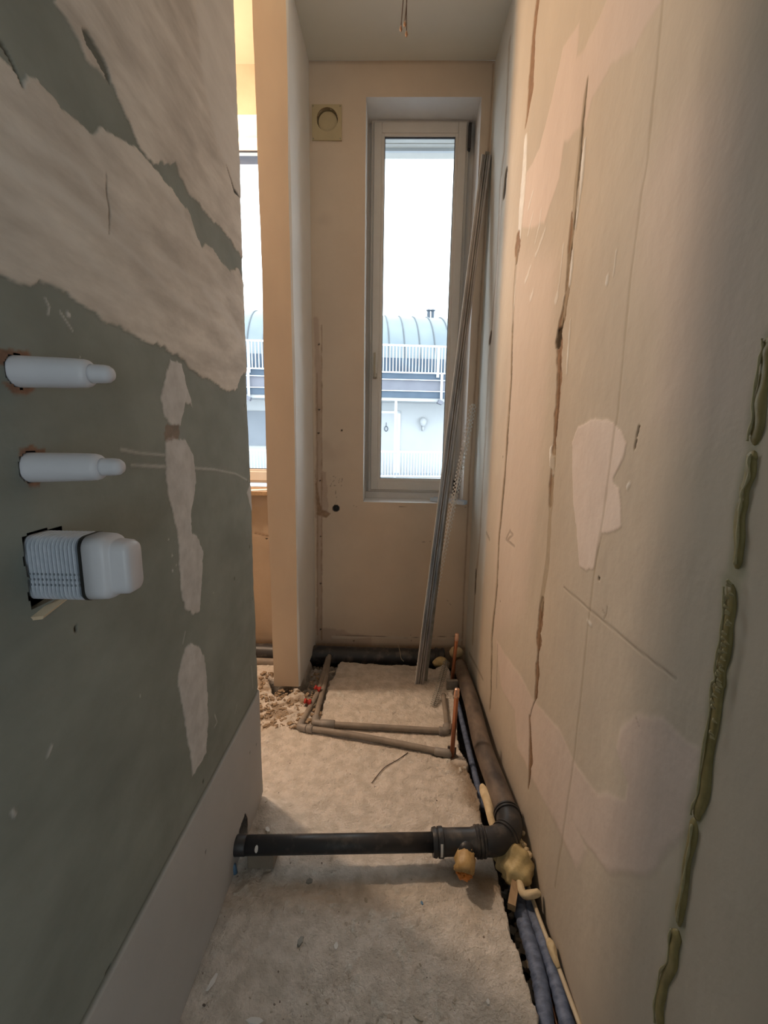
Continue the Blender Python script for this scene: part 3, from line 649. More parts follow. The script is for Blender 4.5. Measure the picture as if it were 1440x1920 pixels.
# wires hanging from the ceiling
wy = 1.70; we = P(760, 52, 'y', wy)
r = empty('hanging_wires', (we.x, wy, H), label='bare lamp wires hanging from the ceiling with stripped brown ends', cat='wires')
for i, (ex, ez, ey, lab) in enumerate([(-.014, .004, 0, ''), (.004, -.006, .006, ''), (-.002, .012, -.006, '')]):
    pth = smoothpath([(0.004*(i-1), ey*.5, .03), (.006-.004*i, ey, -.06), (-.004+.005*i, ey, -.10), (ex, ey, we.z+ez-H)], 6)
    q = MB(); q.tube(pth, .0016, 8); ow = q.build('wire', MAT['wire'], r, True)
    e = Vector(pth[-1]); q = MB(); q.add(*lathe([(-.003, .001), (.002, .0032), (.009, .0045), (.013, .0025), (.016, .0008)], e, (ex*.3, 0, -1), 8)); q.build('wire_end', MAT['terminal'], ow, True)

# white pipe caps on the left wall
def outlet_stub(y, z, z2, L, label):
    r = empty('outlet_tube', (XL, y, z), label=label, cat='pipe plug', group='white plastic plugs on the left wall')
    s = Vector((1, 0, (z2-z)/L)).normalized()
    prof = [(-.055, .0162), (0, .0160), (L*.50, .0150), (L*.62, .0146), (L*.70, .0142), (L*.74, .0132), (L*.765, .0112), (L*.775, .0098)]
    q = MB(); q.add(*lathe(prof, (0, 0, 0), s, 32)); q.build('cap_body', MAT['whiteplastic'], r, True)
    prof = [(L*.77, .0098), (L*.80, .0094), (L*.90, .0092), (L*.95, .0085), (L*.985, .0062), (L, .0028), (L*1.003, .0005)]
    q = MB(); q.add(*lathe(prof, (0, 0, 0), s, 32)); q.build('cap_tip', MAT['whiteplastic'], r, True)
outlet_stub(0.474, 1.164, 1.1625, .0985, 'white plastic pipe plug out of the left wall, topmost of three white fittings')
outlet_stub(0.476, 1.0655, 1.068, .0995, 'white plastic pipe plug out of the left wall, above the ribbed box')
# ribbed flush box cover
def rrect(hy, hz, rr, n=6):
    o = []
    for cx, cz, a0 in ((hy-rr, hz-rr, 0), (-hy+rr, hz-rr, 90), (-hy+rr, -hz+rr, 180), (hy-rr, -hz+rr, 270)):
        for k in range(n+1):
            a = math.radians(a0+90*k/n); o.append((cx+rr*math.cos(a), cz+rr*math.sin(a)))
    return o
def loft(secs):
    q = MB(); V = []; n = len(secs[0][1])
    for x, ring in secs: V += [(x, y_, z_) for y_, z_ in ring]
    Fc = [(i*n+k, (i+1)*n+k, (i+1)*n+(k+1) % n, i*n+(k+1) % n) for i in range(len(secs)-1) for k in range(n)]
    Fc += [tuple(range(n)), tuple((len(secs)-1)*n+k for k in range(n-1, -1, -1))]
    q.add(V, Fc); return q
BY, BZ = .457+.022, P(150, 1071, 'y', .457).z
r = empty('flush_box_cover', (XL, BY, BZ), label='white plastic box cover with ribbed sleeve and black band, lowest on the left wall', cat='box cover')
hy, hz = .022, .0355; XB = .0535
loft([(-.05, rrect(hy-.002, hz-.002, .010)), (XB, rrect(hy-.0012, hz-.0012, .011))]).build('sleeve_core', MAT['darkribs'], r)
ns = 13
for k in range(ns):
    x = -.006 + k*(XB+.004)/ns
    loft([(x, rrect(hy-.001, hz-.001, .011)), (x+.0006, rrect(hy+.0006, hz+.0006, .012)), (x+.0021, rrect(hy+.0006, hz+.0006, .012)), (x+.0028, rrect(hy-.001, hz-.001, .011))]).build('sleeve_rib', MAT['ribplastic'], r)
q = MB()
for k in range(ns):        # raised ladder ticks on the side facing the doorway
    x = -.004+k*(XB+.004)/ns
    for zz in (-.004, -.010, -.016): q.box((x+.0022, -hy-.0012, zz-.0012), (x+.0040, -hy+.002, zz+.0012))
q.build('sleeve_ticks', MAT['darkribs'], r)
loft([(XB, rrect(hy+.0008, hz+.0008, .012)), (XB+.0035, rrect(hy+.0008, hz+.0008, .012))]).build('black_band', MAT['blackband'], r)
c = loft([(XB+.0035, rrect(hy+.0005, hz+.0005, .013)), (XB+.022, rrect(hy-.0005, hz-.0005, .013)), (XB+.027, rrect(hy-.002, hz-.002, .013)), (XB+.029, rrect(hy-.005, hz-.0045, .012)), (XB+.031, rrect(hy-.0055, hz-.005, .012)),
      (XB+.043, rrect(hy-.0060, hz-.006, .011)), (XB+.0475, rrect(hy-.008, hz-.0085, .010)), (XB+.0495, rrect(hy-.012, hz-.013, .008))]).build('cover_cap', MAT['whiteplastic'], r, True)
for pl in c.data.polygons: pl.use_smooth = True
# torn board around the box
q = MB(); a = P(85, 1148, 'x', XL+.004); q.add([(XL-.01, a.y-.03, a.z+.004), (XL+.006, a.y-.005, a.z-.002), (XL+.008, a.y+.035, a.z+.006), (XL-.012, a.y+.03, a.z+.008), (XL-.01, a.y-.03, a.z), (XL+.004, a.y-.005, a.z-.006), (XL+.006, a.y+.035, a.z+.003), (XL-.012, a.y+.03, a.z+.004)],
   [(0,1,2,3),(7,6,5,4),(0,4,5,1),(1,5,6,2),(2,6,7,3),(3,7,4,0)]); q.build('torn_paper', MAT['cream'], wl)

# foam bead along the nearest seam of the right wall
def seam_foam(path, wid, label, seed, pale=False):
    pp = [P(x, y, 'x', XR-.002) for x, y in path]; sp = smoothpath(pp, 14); rnd = random.Random(seed); N = len(sp)
    ph = [rnd.random()*6 for _ in range(8)]
    pth = [Vector((v.x, v.y+.0012*math.sin(i*.5+ph[0]), v.z)) for i, v in enumerate(sp)]
    rad = [wid/2*(1+.10*math.sin(i*.3+ph[1])+.06*math.sin(i*.8+ph[2]))*(min(1, .3+i*.25)*min(1, .3+(N-1-i)*.25)) for i in range(N)]
    q = MB(); q.tube(pth, rad, 14, rfun=lambda i, k: 1+.06*math.sin(k*2.1+i*.4+ph[3]))
    q.v = [((XR-.001)-max(0, ((XR-.002)-x))*.55 if x < XR-.002 else XR+.001, y, z) for x, y, z in q.v]
    o = q.build('seam_foam', MAT['sealfoam'], smooth=True); tag(o, label, 'foam bead', 'green foam beads down the right wall')
    q = MB()                                        # the squeezed pale lip along the bead
    lp = [Vector((XR-.0058-.0006*math.sin(i*.4), v.y+wid*(.28 if seed % 2 else -.25)+.0008*math.sin(i*.35), v.z)) for i, v in enumerate(pth)]
    q.tube(lp[2:-2], [.0014*(1+.35*math.sin(i*.9+ph[4])) for i in range(len(lp)-4)], 8); q.build('bead_lip', MAT['sealpale'], o, True)
    return o
seam_foam(FOAM1, .015, 'topmost green foam bead on the right wall, at the frame edge', 1)
seam_foam(FOAM2, .0135, 'green foam bead below the topmost one, ending in a rounded tip', 2)
o3 = seam_foam(FOAM3, .015, 'long wrinkled green foam bead at the middle of the right wall seam', 3)
q = MB(); rnd = random.Random(5)
fp = smoothpath([P(x, y, 'x', XR-.008) for x, y in FOAM3], 8)
for i in range(34):
    c = fp[int(i/34*len(fp)*.7)]+Vector((-.001, rnd.uniform(-.004, .003), rnd.uniform(-.003, .003)))
    q.tube([c+Vector((0, -.003, -.001)), c+Vector((-.002, 0, 0)), c+Vector((0, .0035, .001))], [.0006, .002, .0006], 7)
q.build('foam_wrinkles', MAT['sealpale'], o3, True)
seam_foam(FOAM4, .0135, 'smooth green foam bead under the long wrinkled one', 4)
seam_foam(FOAM5, .016, 'lowest green foam bead on the right wall seam', 5)

# ================================================================== LEANING METAL
def orient(a, b, toward):
    a, b = Vector(a), Vector(b); t = (b-a).normalized(); n = Vector(toward); n = (n-t*n.dot(t)).normalized(); return a, b, t, n, t.cross(n)
def extrude(sec, a, b, toward, th=None):
    """section (list of (u,n)) extruded from a to b; u across, n toward"""
    a, b, t, n, u = orient(a, b, toward); q = MB(); k = len(sec)
    V = [a+u*s_[0]+n*s_[1] for s_ in sec]+[b+u*s_[0]+n*s_[1] for s_ in sec]
    q.add(V, [(i, (i+1) % k, k+(i+1) % k, k+i) for i in range(k)]+[tuple(range(k-1, -1, -1)), tuple(range(k, 2*k))]); return q
fb = P(786, 1284, 'z', .0); fb.z = .002; ft = P(912, 291, 'y', D-.03)
r = empty('metal_stud', (fb.x, fb.y, 0), label='long galvanised stud leaning from the floor into the far right corner', cat='metal profile')
L0 = (Vector(fb)-Vector((fb.x, fb.y, 0)), Vector(ft)-Vector((fb.x, fb.y, 0)))
tw = (-.05, -1, .1)
# C section with stepped web facing the camera
w_ = .0185
sec = [(-w_, 0), (-w_, .004), (-w_*.55, .004), (-w_*.45, .0015), (-w_*.1, .0015), (0, .005), (w_*.1, .0015), (w_*.45, .0015), (w_*.55, .004), (w_, .004), (w_, -.018), (w_-.0015, -.018), (w_-.0015, 0), (-w_+.0015, -.0), (-w_+.0015, -.018), (-w_, -.018)]
extrude(sec, L0[0], L0[1], tw).build('stud_web', MAT['alu'], r)
for u0, nm in ((-w_-.0022, 'stud_glint'), (.0018, 'stud_groove_lip')):
    extrude([(u0, .0), (u0, .0062), (u0+(.0034 if nm == 'stud_glint' else .002), .0062), (u0+(.0034 if nm == 'stud_glint' else .002), .0)], L0[0], L0[1], tw).build(nm, MAT['bead'] if nm == 'stud_glint' else MAT['zincdark'], r)  # gloss highlight on the stud's left edge put into a bright strip
# second slimmer profile nested beside it
fb2 = P(797, 1276, 'z', .004); ft2 = P(914, 285, 'y', D-.014)
sec = [(-.009, 0), (-.009, .003), (.009, .003), (.009, -.012), (.0075, -.012), (.0075, 0)]
r2 = empty('corner_profile', (fb2.x, fb2.y, 0), label='slimmer dull profile nested against the right side of the leaning stud', cat='metal profile')
o2 = Vector((fb2.x, fb2.y, 0)); extrude(sec, Vector(fb2)-o2, Vector(ft2)-o2, tw).build('profile_leg', MAT['zincdark'], r2)
def perf_bead(name, a, b, toward, wid, label, mat, parentless=True, cell=.009):
    a, b, t, n, u = orient(a, b, toward); L = (b-a).length; nn = int(L/cell); r = empty(name, tuple(a), label=label, cat='corner bead'); 
    for sgn, nm in ((-1, 'bead_flange'), (1, 'bead_flange')):
        d = (u*sgn*.92 - n*.38).normalized(); V = []; Fc = []; cols = 5
        for i in range(nn+1):
            for j in range(cols+1): V.append(t*(L*i/nn)+d*(wid*j/cols))
        for i in range(nn):
            for j in range(cols):
                if j in (1, 2, 3, 4) and (i+(j > 2)) % 2: continue
                Fc.append((i*(cols+1)+j, i*(cols+1)+j+1, (i+1)*(cols+1)+j+1, (i+1)*(cols+1)+j))
        o = mk(nm, V, Fc, mat, r); s_ = o.modifiers.new('thick', 'SOLIDIFY'); s_.thickness = .0008
    q = MB(); q.tube([Vector((0, 0, 0)), t*L], .0018, 8); q.build('bead_nose', mat, r, True); return r
a = P(784, 1266, 'z', .004); bb = P(888, 757, 'y', D-.02)
perf_bead('corner_bead', a, bb, tw, .017, 'white perforated corner bead leaning behind the stud below the window', MAT['bead'])
a = P(813, 1322, 'z', .014); bb = P(838, 1238, 'z', .085)
perf_bead('corner_bead', a, bb, (0, -.3, 1), .016, 'short dull perforated bead offcut lying on the floor beside copper risers', MAT['zincdark'], cell=.005)
# piece of track on the sill
ta = P(812, 936, 'z', .778); tb = P(873, 945, 'y', 2.118)
r = empty('track_offcut', (ta.x, ta.y, .7695), label='blue-grey metal track offcut lying across the window sill end', cat='metal offcut')
A = Vector((-.006, 0, .001)); B = Vector((tb.x-ta.x, tb.y-ta.y, .001))
sec = [(-.019, 0), (.019, 0), (.019, .018), (.0175, .018), (.0175, .0015), (-.0175, .0015), (-.0175, .018), (-.019, .018)]
extrude(sec, A, B, (0, 0, 1)).build('track_channel', MAT['bluezinc'], r)

# ================================================================== DRAIN
def ridge_path(path, rad, segs, bumpw=.003, amp=.003): return path
dr = empty('drain_pipe', (.25, 1.03, 0), label='black drain pipe from left wall through tee and elbow to right wall', cat='drain pipe')
OD = Vector((.25, 1.03, 0)); ZP = .068
p0 = P(440, 1585, 'z', ZP); p1 = P(815, 1579, 'z', ZP)
p0 = Vector((XL-.03, p0.y-.002, ZP)); p1 = Vector((p1.x, p1.y, ZP)); dx = (p1-p0).normalized()
q = MB(); q.tube([p0-OD, p1+dx*.03-OD], .0225, 32); o = q.build('inlet_pipe', MAT['drain'], dr, True)
q = MB(); q.tube([p0+dx*.02-OD, p0+dx*.024-OD, p0+dx*.058-OD, p0+dx*.060-OD], [.0225, .0238, .0238, .0225], 32); q.build('pipe_collar', MAT['drain'], dr, True)
lc = P(480, 1583, 'y', p0.y-.02); q = MB(); V = []
for k in range(16):
    a_ = 2*math.pi*k/16; hh = .0085*math.sin(a_); th_ = .62+hh/.0233; V.append(Vector((lc.x+.0042*math.cos(a_), p0.y-.0235*math.cos(th_), ZP+.0235*math.sin(th_)))-OD)
q.add(V, [tuple(range(16))]); q.build('oval_label', MAT['reveal'], dr)
def lath_part(name, a, d, prof, mat, n=32, parent=dr):
    q = MB(); q.add(*lathe(prof, Vector(a)-OD, d, n)); o = q.build(name, mat, parent, True)
    s_ = o.modifiers.new('split', 'EDGE_SPLIT'); s_.split_angle = math.radians(40); return o
Lt = .165
lath_part('tee_fitting', p1, dx, [(-.006, .023), (-.006, .032), (0, .034), (.004, .034), (.005, .031), (.007, .031), (.008, .034), (.012, .035), (.020, .035), (.022, .032), (.030, .0312), (.095, .0312), (.100, .033), (Lt-.05, .0335)], MAT['drain'])
lath_part('seal_ring', p1, dx, [(.104, .0335), (.106, .0375), (.110, .0375), (.111, .0345), (.113, .0345), (.114, .0378), (.119, .0378), (.120, .0345), (.1225, .0345), (.124, .037), (.128, .037), (.130, .0335)], MAT['drain'])
for dd, hh in ((.0125, .016), (.0125, -.020)):
    pp = p1+dx*dd; q = MB()
    N = 8; V = []
    for k in range(N+1):
        an = math.radians(-150+ (150 if hh > 0 else 120) + k*7 - (0 if hh > 0 else 40)); rr = .0354
        for e in (0, .006): V.append(pp-OD+dx*e+Vector((0, -math.cos(an-.3)*rr, math.sin(an-.3)*rr)))
    q.add(V, [(2*k, 2*k+1, 2*k+3, 2*k+2) for k in range(N)]); o = q.build('white_label', MAT['reveal'], dr); s_ = o.modifiers.new('t', 'SOLIDIFY'); s_.thickness = .0006
# elbow
pe0 = p1+dx*.130
cc = Vector((.3255, 1.100, .058)); ctr = [pe0, pe0+dx*.022, Vector((.303, 1.024, .067)), Vector((.3225, 1.046, .066)), Vector((.331, 1.075, .065)), Vector((.3315, 1.10, .063))]
ep = smoothpath(ctr, 6); q = MB(); q.tube([v-OD for v in ep], [.0335]*4+[.0335]*(len(ep)-4), 32); q.build('elbow', MAT['drain'], dr, True)
for pos in (len(ep)//2-1, len(ep)-1):
    d_ = (ep[min(pos+1, len(ep)-1)]-ep[pos-1]).normalized()
    lath_part('seal_ring', ep[pos], d_, [(-.009, .0335), (-.008, .0375), (-.003, .0375), (-.002, .035), (.001, .035), (.002, .0378), (.007, .0378), (.008, .0335)], MAT['drain'])
# long run back along the wall
lp = [ep[-1], Vector((.3305, 1.16, .060)), P(905, 1400, 'z', .045), P(885, 1320, 'z', .03), P(866, 1262, 'z', .02)]
lp[2].x = min(lp[2].x, .333); lp[3].x = min(lp[3].x, .334); lp[4].x = .325; lp[4].y = 1.99
q = MB(); q.tube([v-OD for v in smoothpath(lp, 8)], .0315, 28); q.build('outlet_pipe', MAT['drain_dusty'], dr, True)
# branch with taped end
bp = p1+dx*.082; bd = Vector((-.10, -.75, .18)).normalized()
tgt = P(872, 1612, 'z', .075); bd = (Vector(tgt)-Vector(bp)).normalized()
q = MB(); q.tube([bp-OD, bp+bd*.045-OD], [.0215, .020], 24); br = q.build('branch_stub', MAT['drain'], dr, True)
def lump(i, k): return 1+.13*math.sin(k*1.9+i*1.3)+.08*math.sin(k*4.1-i*2.2)
tp = [bp+bd*.032, bp+bd*.040, bp+bd*.052, bp+bd*.064, bp+bd*.074, bp+bd*.079]
tp = [v-OD+Vector((0, 0, -.004*i)) for i, v in enumerate(tp)]
q = MB(); q.tube(tp, [.0195, .0225, .0245, .0245, .0235, .019], 22, rfun=lump); q.build('tape_wrap', MAT['tapepale'], dr, True)
q = MB(); e = tp[-1]; q.tube([e-bd*.004, e+bd*.001, e+bd*.0025], [.0205, .0185, .012], 22, rfun=lump)
for k in range(6):
    an = k*1.05; u_ = bd.cross(Vector((0, 0, 1))).normalized(); v_ = bd.cross(u_)
    a_ = e+bd*.003+(u_*math.cos(an)+v_*math.sin(an))*.016; b_ = e+bd*.005+(u_*math.cos(an+2.4)+v_*math.sin(an+2.4))*.009
    q.tube([a_, (a_+b_)/2+bd*.002, b_], [.001, .0026, .001], 6)
q.build('tape_end', MAT['tape'], dr, True)
# support block under the inlet
a = P(455, 1628, 'z', 0); c_ = P(514, 1628, 'z', 0)
q = MB(); q.box((a.x+.012, a.y-.0, -.004), (c_.x, a.y+.05, ZP-.024)); tag(q.build('support_block', MAT['cardboard'], bevel=.003), 'brown block wedged under the black inlet pipe by the left wall', 'block')
q = MB(); q.tube([Vector((XL+.004, p0.y-.02, .035)), Vector((XL+.008, p0.y-.022, .012))], .006, 10); tag(q.build('pipe_offcut', MAT['bluechip'], smooth=True), 'small blue plastic offcut at the foot of the left wall below the pipe', 'offcut')

# drain along the back wall in its trench, running on into the next room
q = MB(); pth = smoothpath([Vector((-1.6, 2.095, .012)), Vector((-.7, 2.095, .005)), Vector((-.2, 2.098, -.002)), Vector((.15, 2.098, -.002)), Vector((.262, 2.095, 0))], 10)
q.tube(pth, .043, 24, rfun=lambda i, k: 1+.03*math.sin(i*1.7+k*.8)+.015*math.sin(i*4.1+k*2)); ob = tag(q.build('waste_pipe', MAT['drain'], smooth=True), 'black waste pipe lying in the trench along the foot of the back wall', 'drain pipe')
q = MB(); q.add(*lathe([(0, .044), (.004, .049), (.014, .049), (.018, .046), (.030, .046), (.034, .049), (.044, .049), (.048, .044)], (.215, 2.096, 0), (1, 0, 0), 24)); q.build('pipe_coupling', MAT['drain'], ob, True)
q = MB(); q.tube(smoothpath([Vector((-1.5, 1.985, .02)), Vector((-.8, 1.985, .018)), Vector((-.52, 1.99, .012))], 6), .016, 14); tag(q.build('floor_pipe', MAT['greypipe'], smooth=True), 'thin grey pipe in front of the waste pipe, seen left of the stub wall', 'pipe')

# ================================================================== FOAM LUMPS
def blob(name, pts, rads, label, mat, cat='foam', n=18, seed=0, amp=.16, sub=5, group=None, flat=1.0, minz=None):
    rnd = random.Random(seed); ph = [rnd.random()*6 for _ in range(4)]
    sp = smoothpath(pts, sub); rr = []
    for i in range(len(sp)):
        t = i/(len(sp)-1)*(len(rads)-1); k = min(int(t), len(rads)-2); rr.append(rads[k]*(1-(t-k))+rads[k+1]*(t-k))
    q = MB(); q.tube(sp, rr, n, rfun=lambda i, k: 1+amp*(math.sin(k*2*math.pi/n*3+i*.8+ph[0])*.6+math.sin(k*2*math.pi/n*5-i*1.3+ph[1])*.4))
    o = q.build(name, mat, smooth=True); s_ = o.modifiers.new('sub', 'SUBSURF'); s_.levels = 1; s_.render_levels = 1
    return tag(o, label, cat, group)
a = P(903, 1472, 'z', .03); c_ = P(924, 1540, 'z', .03)
blob('foam_strip', [a, (a+c_)/2+Vector((.002, 0, .006)), c_+Vector((0, -.02, -.004))], [.007, .014, .016, .015, .008], 'pale yellow foam strip squeezed between floor slab and dusty drain pipe', MAT['foam'], seed=2)
a = P(958, 1600, 'z', .03)
o = blob('foam_lump', [a+Vector((-.012, .03, -.03)), a+Vector((.0, .0, -.005)), a+Vector((.006, -.038, -.010)), a+Vector((.008, -.062, -.03))], [.022, .044, .046, .040, .022], 'large yellow foam lump below the elbow of the drain pipe', MAT['foamdark'], seed=5, amp=.16, sub=8, n=26)
q = MB(); rnd = random.Random(9)
for i in range(26):
    c0 = a+Vector((rnd.uniform(-.002, .042), rnd.uniform(-.03, .045), .024+rnd.uniform(-.008, .008)))
    q.tube([c0+Vector((0, -.006, -.002)), c0, c0+Vector((0, .006, -.002))], [.003, .0075, .003], 8)
q.build('foam_crust', MAT['foam'], o, True)
a = P(970, 1655, 'z', .02); c_ = P(982, 1680, 'z', .02); d_ = P(1005, 1678, 'z', .02)
blob('foam_worm', [a+Vector((0, .01, .0)), a+Vector((.004, -.008, .008)), c_+Vector((.0, 0, .004)), d_+Vector((.002, 0, .006)), d_+Vector((.010, .002, .008))], [.006, .008, .009, .010, .0085, .004], 'curled pale foam worm hanging over the blue insulated pipes', MAT['foam'], seed=8, amp=.08)
a = P(812, 1262-18, 'z', .01); 
blob('foam_lump', [P(812, 1246, 'z', .0), P(826, 1240, 'z', .012), P(838, 1246, 'z', .0)], [.01, .022, .024, .010], 'small yellow foam lump on the floor edge at the foot of the leaning stud', MAT['foamdark'], seed=12, amp=.12)
blob('foam_lump', [P(845, 1228, 'z', .03), P(856, 1224, 'z', .045), P(862, 1232, 'z', .03)], [.015, .034, .034, .014], 'yellow foam plug in the far right floor corner behind the copper riser', MAT['foam'], seed=13, amp=.08)
a = P(1032, 1770, 'z', .01); c_ = P(1045, 1802, 'z', .01)
blob('foam_lump', [a+Vector((0, .01, 0)), (a+c_)/2+Vector((-.003, 0, .003)), c_+Vector((0, -.012, -.003))], [.004, .010, .007, .004], 'small pale foam crumb stuck on the cream conduit near the camera', MAT['foam'], seed=14, amp=.2)

# ================================================================== TRENCH PIPES (foreground right)
def pipe_px(name, px, r, mat, label, cat, n=20, wr=0, sub=16, **kw):
    pts = [P(x, y, 'z', z) for x, y, z in px]; q = MB()
    q.tube(smoothpath(pts, sub), r, n, rfun=(lambda i, k: 1+wr*(math.sin(i*2.3+k*.5)*.5+math.sin(i*5.1-k*1.1)*.5)) if wr else None)
    return tag(q.build(name, mat, smooth=True), label, cat, **kw)
pipe_px('insulated_pipe', [(962,1650,-.03),(972,1690,-.02),(985,1740,-.015),(1003,1800,-.015),(1016,1860,-.018),(1024,1930,-.02),(1034,2010,-.02)], .0165, MAT['bluefoam'], 'blue insulated pipe in the near trench, left one of two', 'pipe', wr=.11, group='blue insulated pipes in the near trench')
pipe_px('insulated_pipe', [(978,1650,-.035),(990,1690,-.02),(1012,1750,-.015),(1030,1800,-.015),(1048,1860,-.018),(1066,1930,-.02),(1090,2010,-.02)], .0155, MAT['bluefoam'], 'blue insulated pipe in the near trench, right one of two', 'pipe', wr=.07, group='blue insulated pipes in the near trench')
pipe_px('conduit', [(988,1655,.0),(1000,1690,.004),(1020,1745,.004),(1042,1800,.004),(1068,1870,.004),(1090,1930,.004),(1110,1990,.004)], .0048, MAT['cream'], 'thin cream conduit running along the foot of the right wall', 'conduit', n=10)
pipe_px('copper_tube', [(1010,1800,-.045),(1028,1860,-.045),(1045,1925,-.045),(1060,1990,-.045)], .005, MAT['copper'], 'thin copper tube deep between the two blue insulated pipes', 'pipe', n=10)
pipe_px('insulated_pipe', [(838,1262,-.02),(848,1290,-.02),(858,1320,-.02),(868,1360,-.022),(880,1410,-.022),(890,1450,-.022),(897,1480,-.024),(905,1520,-.03)], .0105, MAT['bluefoam'], 'thin blue insulated pipe beside the long dusty drain pipe', 'pipe', wr=.06)
# wooden batten in the trench
a = P(959, 1700, 'z', .012); c_ = P(968, 1650, 'z', .012)
r = empty('batten', (a.x, a.y, -.01), label='short brown timber batten standing in the trench below the foam lump', cat='timber')
o_ = Vector((a.x, a.y, -.01)); dd = Vector((c_.x-a.x, c_.y-a.y, .012))
extrude([(-.009, -.014), (.009, -.014), (.009, .008), (-.009, .008)], a-o_, a-o_+dd, (0, 0, 1)).build('batten_body', MAT['wood'], r)

# ================================================================== HEATING PIPES + RISERS
def elbow_fit(parent, c, d1, d2, r, O, nm='elbow_fitting', mat=None):
    c = Vector(c)-O; d1 = Vector(d1).normalized(); d2 = Vector(d2).normalized(); L = r*2.6
    pth = smoothpath([c+d1*L, c+d1*L*.5, c+(d1+d2)*L*.08, c+d2*L*.5, c+d2*L], 4)
    n = len(pth); rr = [r*1.28 if (i < 3 or i > n-4) else r*1.18 for i in range(n)]
    q = MB(); q.tube(pth, rr, 16); return q.build(nm, mat or MAT['greyfit'], parent, True)
RP = .0105
def run(label, pts, elb, name='heating_pipe'):
    O = Vector(pts[0]); O.z = 0; r = empty(name, tuple(O), label=label, cat='pipe'); return r, O
# front run: back-left -> elbow -> right -> riser foot
z_ = .016
A0 = P(614, 1236, 'z', z_); A1 = P(595, 1300, 'z', z_); A2 = P(561, 1363, 'z', z_); A3 = P(842, 1413, 'z', z_)
r, O = run('grey L-shaped pipe run on the floor, front one, ending at the nearer copper riser', [A2], None)
q = MB(); q.tube([v-O for v in smoothpath([A0+Vector((0, .004, 0)), A0, (A0+A1)/2+Vector((.003, 0, .004)), A1, A2+(A1-A2).normalized()*.02], 6)], RP, 14); q.build('pipe_length', MAT['greypipe'], r, True)
q = MB(); q.tube([v-O for v in smoothpath([A2+(A3-A2).normalized()*.02, A2*.55+A3*.45+Vector((0, .006, .002)), A3], 8)], RP, 14); q.build('pipe_length', MAT['greypipe'], r, True)
elbow_fit(r, A2, A1-A2, A3-A2, RP*1.05, O)
d_ = (A3-A2).normalized()
q = MB(); q.add(*lathe([(.03, .0118), (.032, .0145), (.052, .0145), (.054, .0118)], A2-O, d_, 16)); q.build('pipe_sleeve', MAT['greyfit'], r, True)
q = MB(); q.add(*lathe([(-.05, .0115), (-.048, .0135), (-.004, .0145), (.006, .013), (.010, .006)], A3-O, d_, 16)); q.build('end_fitting', MAT['greyfit'], r, True)
q = MB(); q.add(*lathe([(-.006, .003), (-.005, .012), (.0, .0125), (.006, .007), (.014, .007), (.016, .011), (.021, .010)], A2*.28+A1*.72+Vector((-.010, -.02, .012))-O, (-.8, -.2, .35), 14)); q.build('red_valve_cap', MAT['red'], r, True)
RT1 = P(857, 1291, 'y', A3.y+.004)
def riser(base, top, label):
    base, top = Vector(base), Vector(top); r = empty('copper_riser', (base.x, base.y, 0), label=label, cat='copper pipe', group='copper risers'); O = Vector((base.x, base.y, 0))
    d = (top-base).normalized(); L = (top-base).length
    q = MB(); q.add(*lathe([(-.012, .0078), (L-.030, .0078), (L-.028, .0082)], base-O, d, 20)); q.build('copper_tube', MAT['copper'], r, True)
    q = MB(); q.add(*lathe([(L-.032, .0079), (L-.030, .0098), (L-.018, .0098), (L-.016, .0088), (L-.003, .0088), (L, .007), (L+.0005, .002)], base-O, d, 20)); q.build('end_cap', MAT['coppercap'], r, True)
    return r
riser(A3+Vector((.010, .0, .0)), RT1, 'copper riser standing at the end of the front grey pipe run, nearer one')
R2B = P(847, 1283, 'z', .012); RT2 = P(857, 1188, 'y', R2B.y)
riser(R2B, RT2, 'copper riser farther back beside the corner foam plug')
# wall-plate brackets at the riser feet
q = MB(); b0 = A3+Vector((.012, 0, 0)); q.box((b0.x-.016, b0.y-.012, .0), (b0.x+.018, b0.y+.014, .006), rot=Matrix.Rotation(.5, 3, 'Z')); q.box((b0.x-.016, b0.y+.010, .002), (b0.x+.014, b0.y+.015, .034), rot=Matrix.Rotation(-.3, 3, 'Z'))
tag(q.build('floor_bracket', MAT['drain_dusty'], bevel=.001), 'dark bracket plate at the foot of the nearer copper riser', 'bracket')
q = MB(); b0 = Vector(R2B); q.box((b0.x-.026, b0.y-.03, .0), (b0.x+.022, b0.y-.014, .045), rot=Matrix.Rotation(.1, 3, 'Z')); q.box((b0.x-.024, b0.y-.014, .0), (b0.x+.020, b0.y+.012, .006))
tag(q.build('floor_bracket', MAT['zincdark'], bevel=.001), 'dark square bracket at the foot of the farther copper riser', 'bracket')
# rear run
B0 = P(617, 1233, 'z', z_); B1 = P(610, 1275, 'z', z_); B2 = P(597, 1325, 'z', z_); B3 = P(590, 1356, 'z', z_); B4 = P(838, 1371, 'z', z_); B5 = P(834, 1312, 'z', z_)
r, O = run('grey pipe run on the floor, rear one, behind the long front run', [B3], None)
q = MB(); q.tube([v-O for v in smoothpath([B0+Vector((0, .004, 0)), B0, B1, B2, B3+(B2-B3).normalized()*.02], 6)], RP, 14); q.build('pipe_length', MAT['greypipe'], r, True)
q = MB(); q.tube([v-O for v in smoothpath([B3+(B4-B3).normalized()*.02, (B3+B4)/2, B4], 6)], RP*1.0, 14); q.build('pipe_length', MAT['greypipe'], r, True)
q = MB(); q.tube([v-O for v in smoothpath([B4+Vector((.002, 0, 0)), (B4+B5)/2, B5+Vector((-.002, .035, .0))], 5)], RP*.95, 14); q.build('pipe_length', MAT['greypipe'], r, True)
elbow_fit(r, B3, B2-B3, B4-B3, RP*1.15, O); elbow_fit(r, B4, B3-B4, B5-B4, RP*1.1, O)
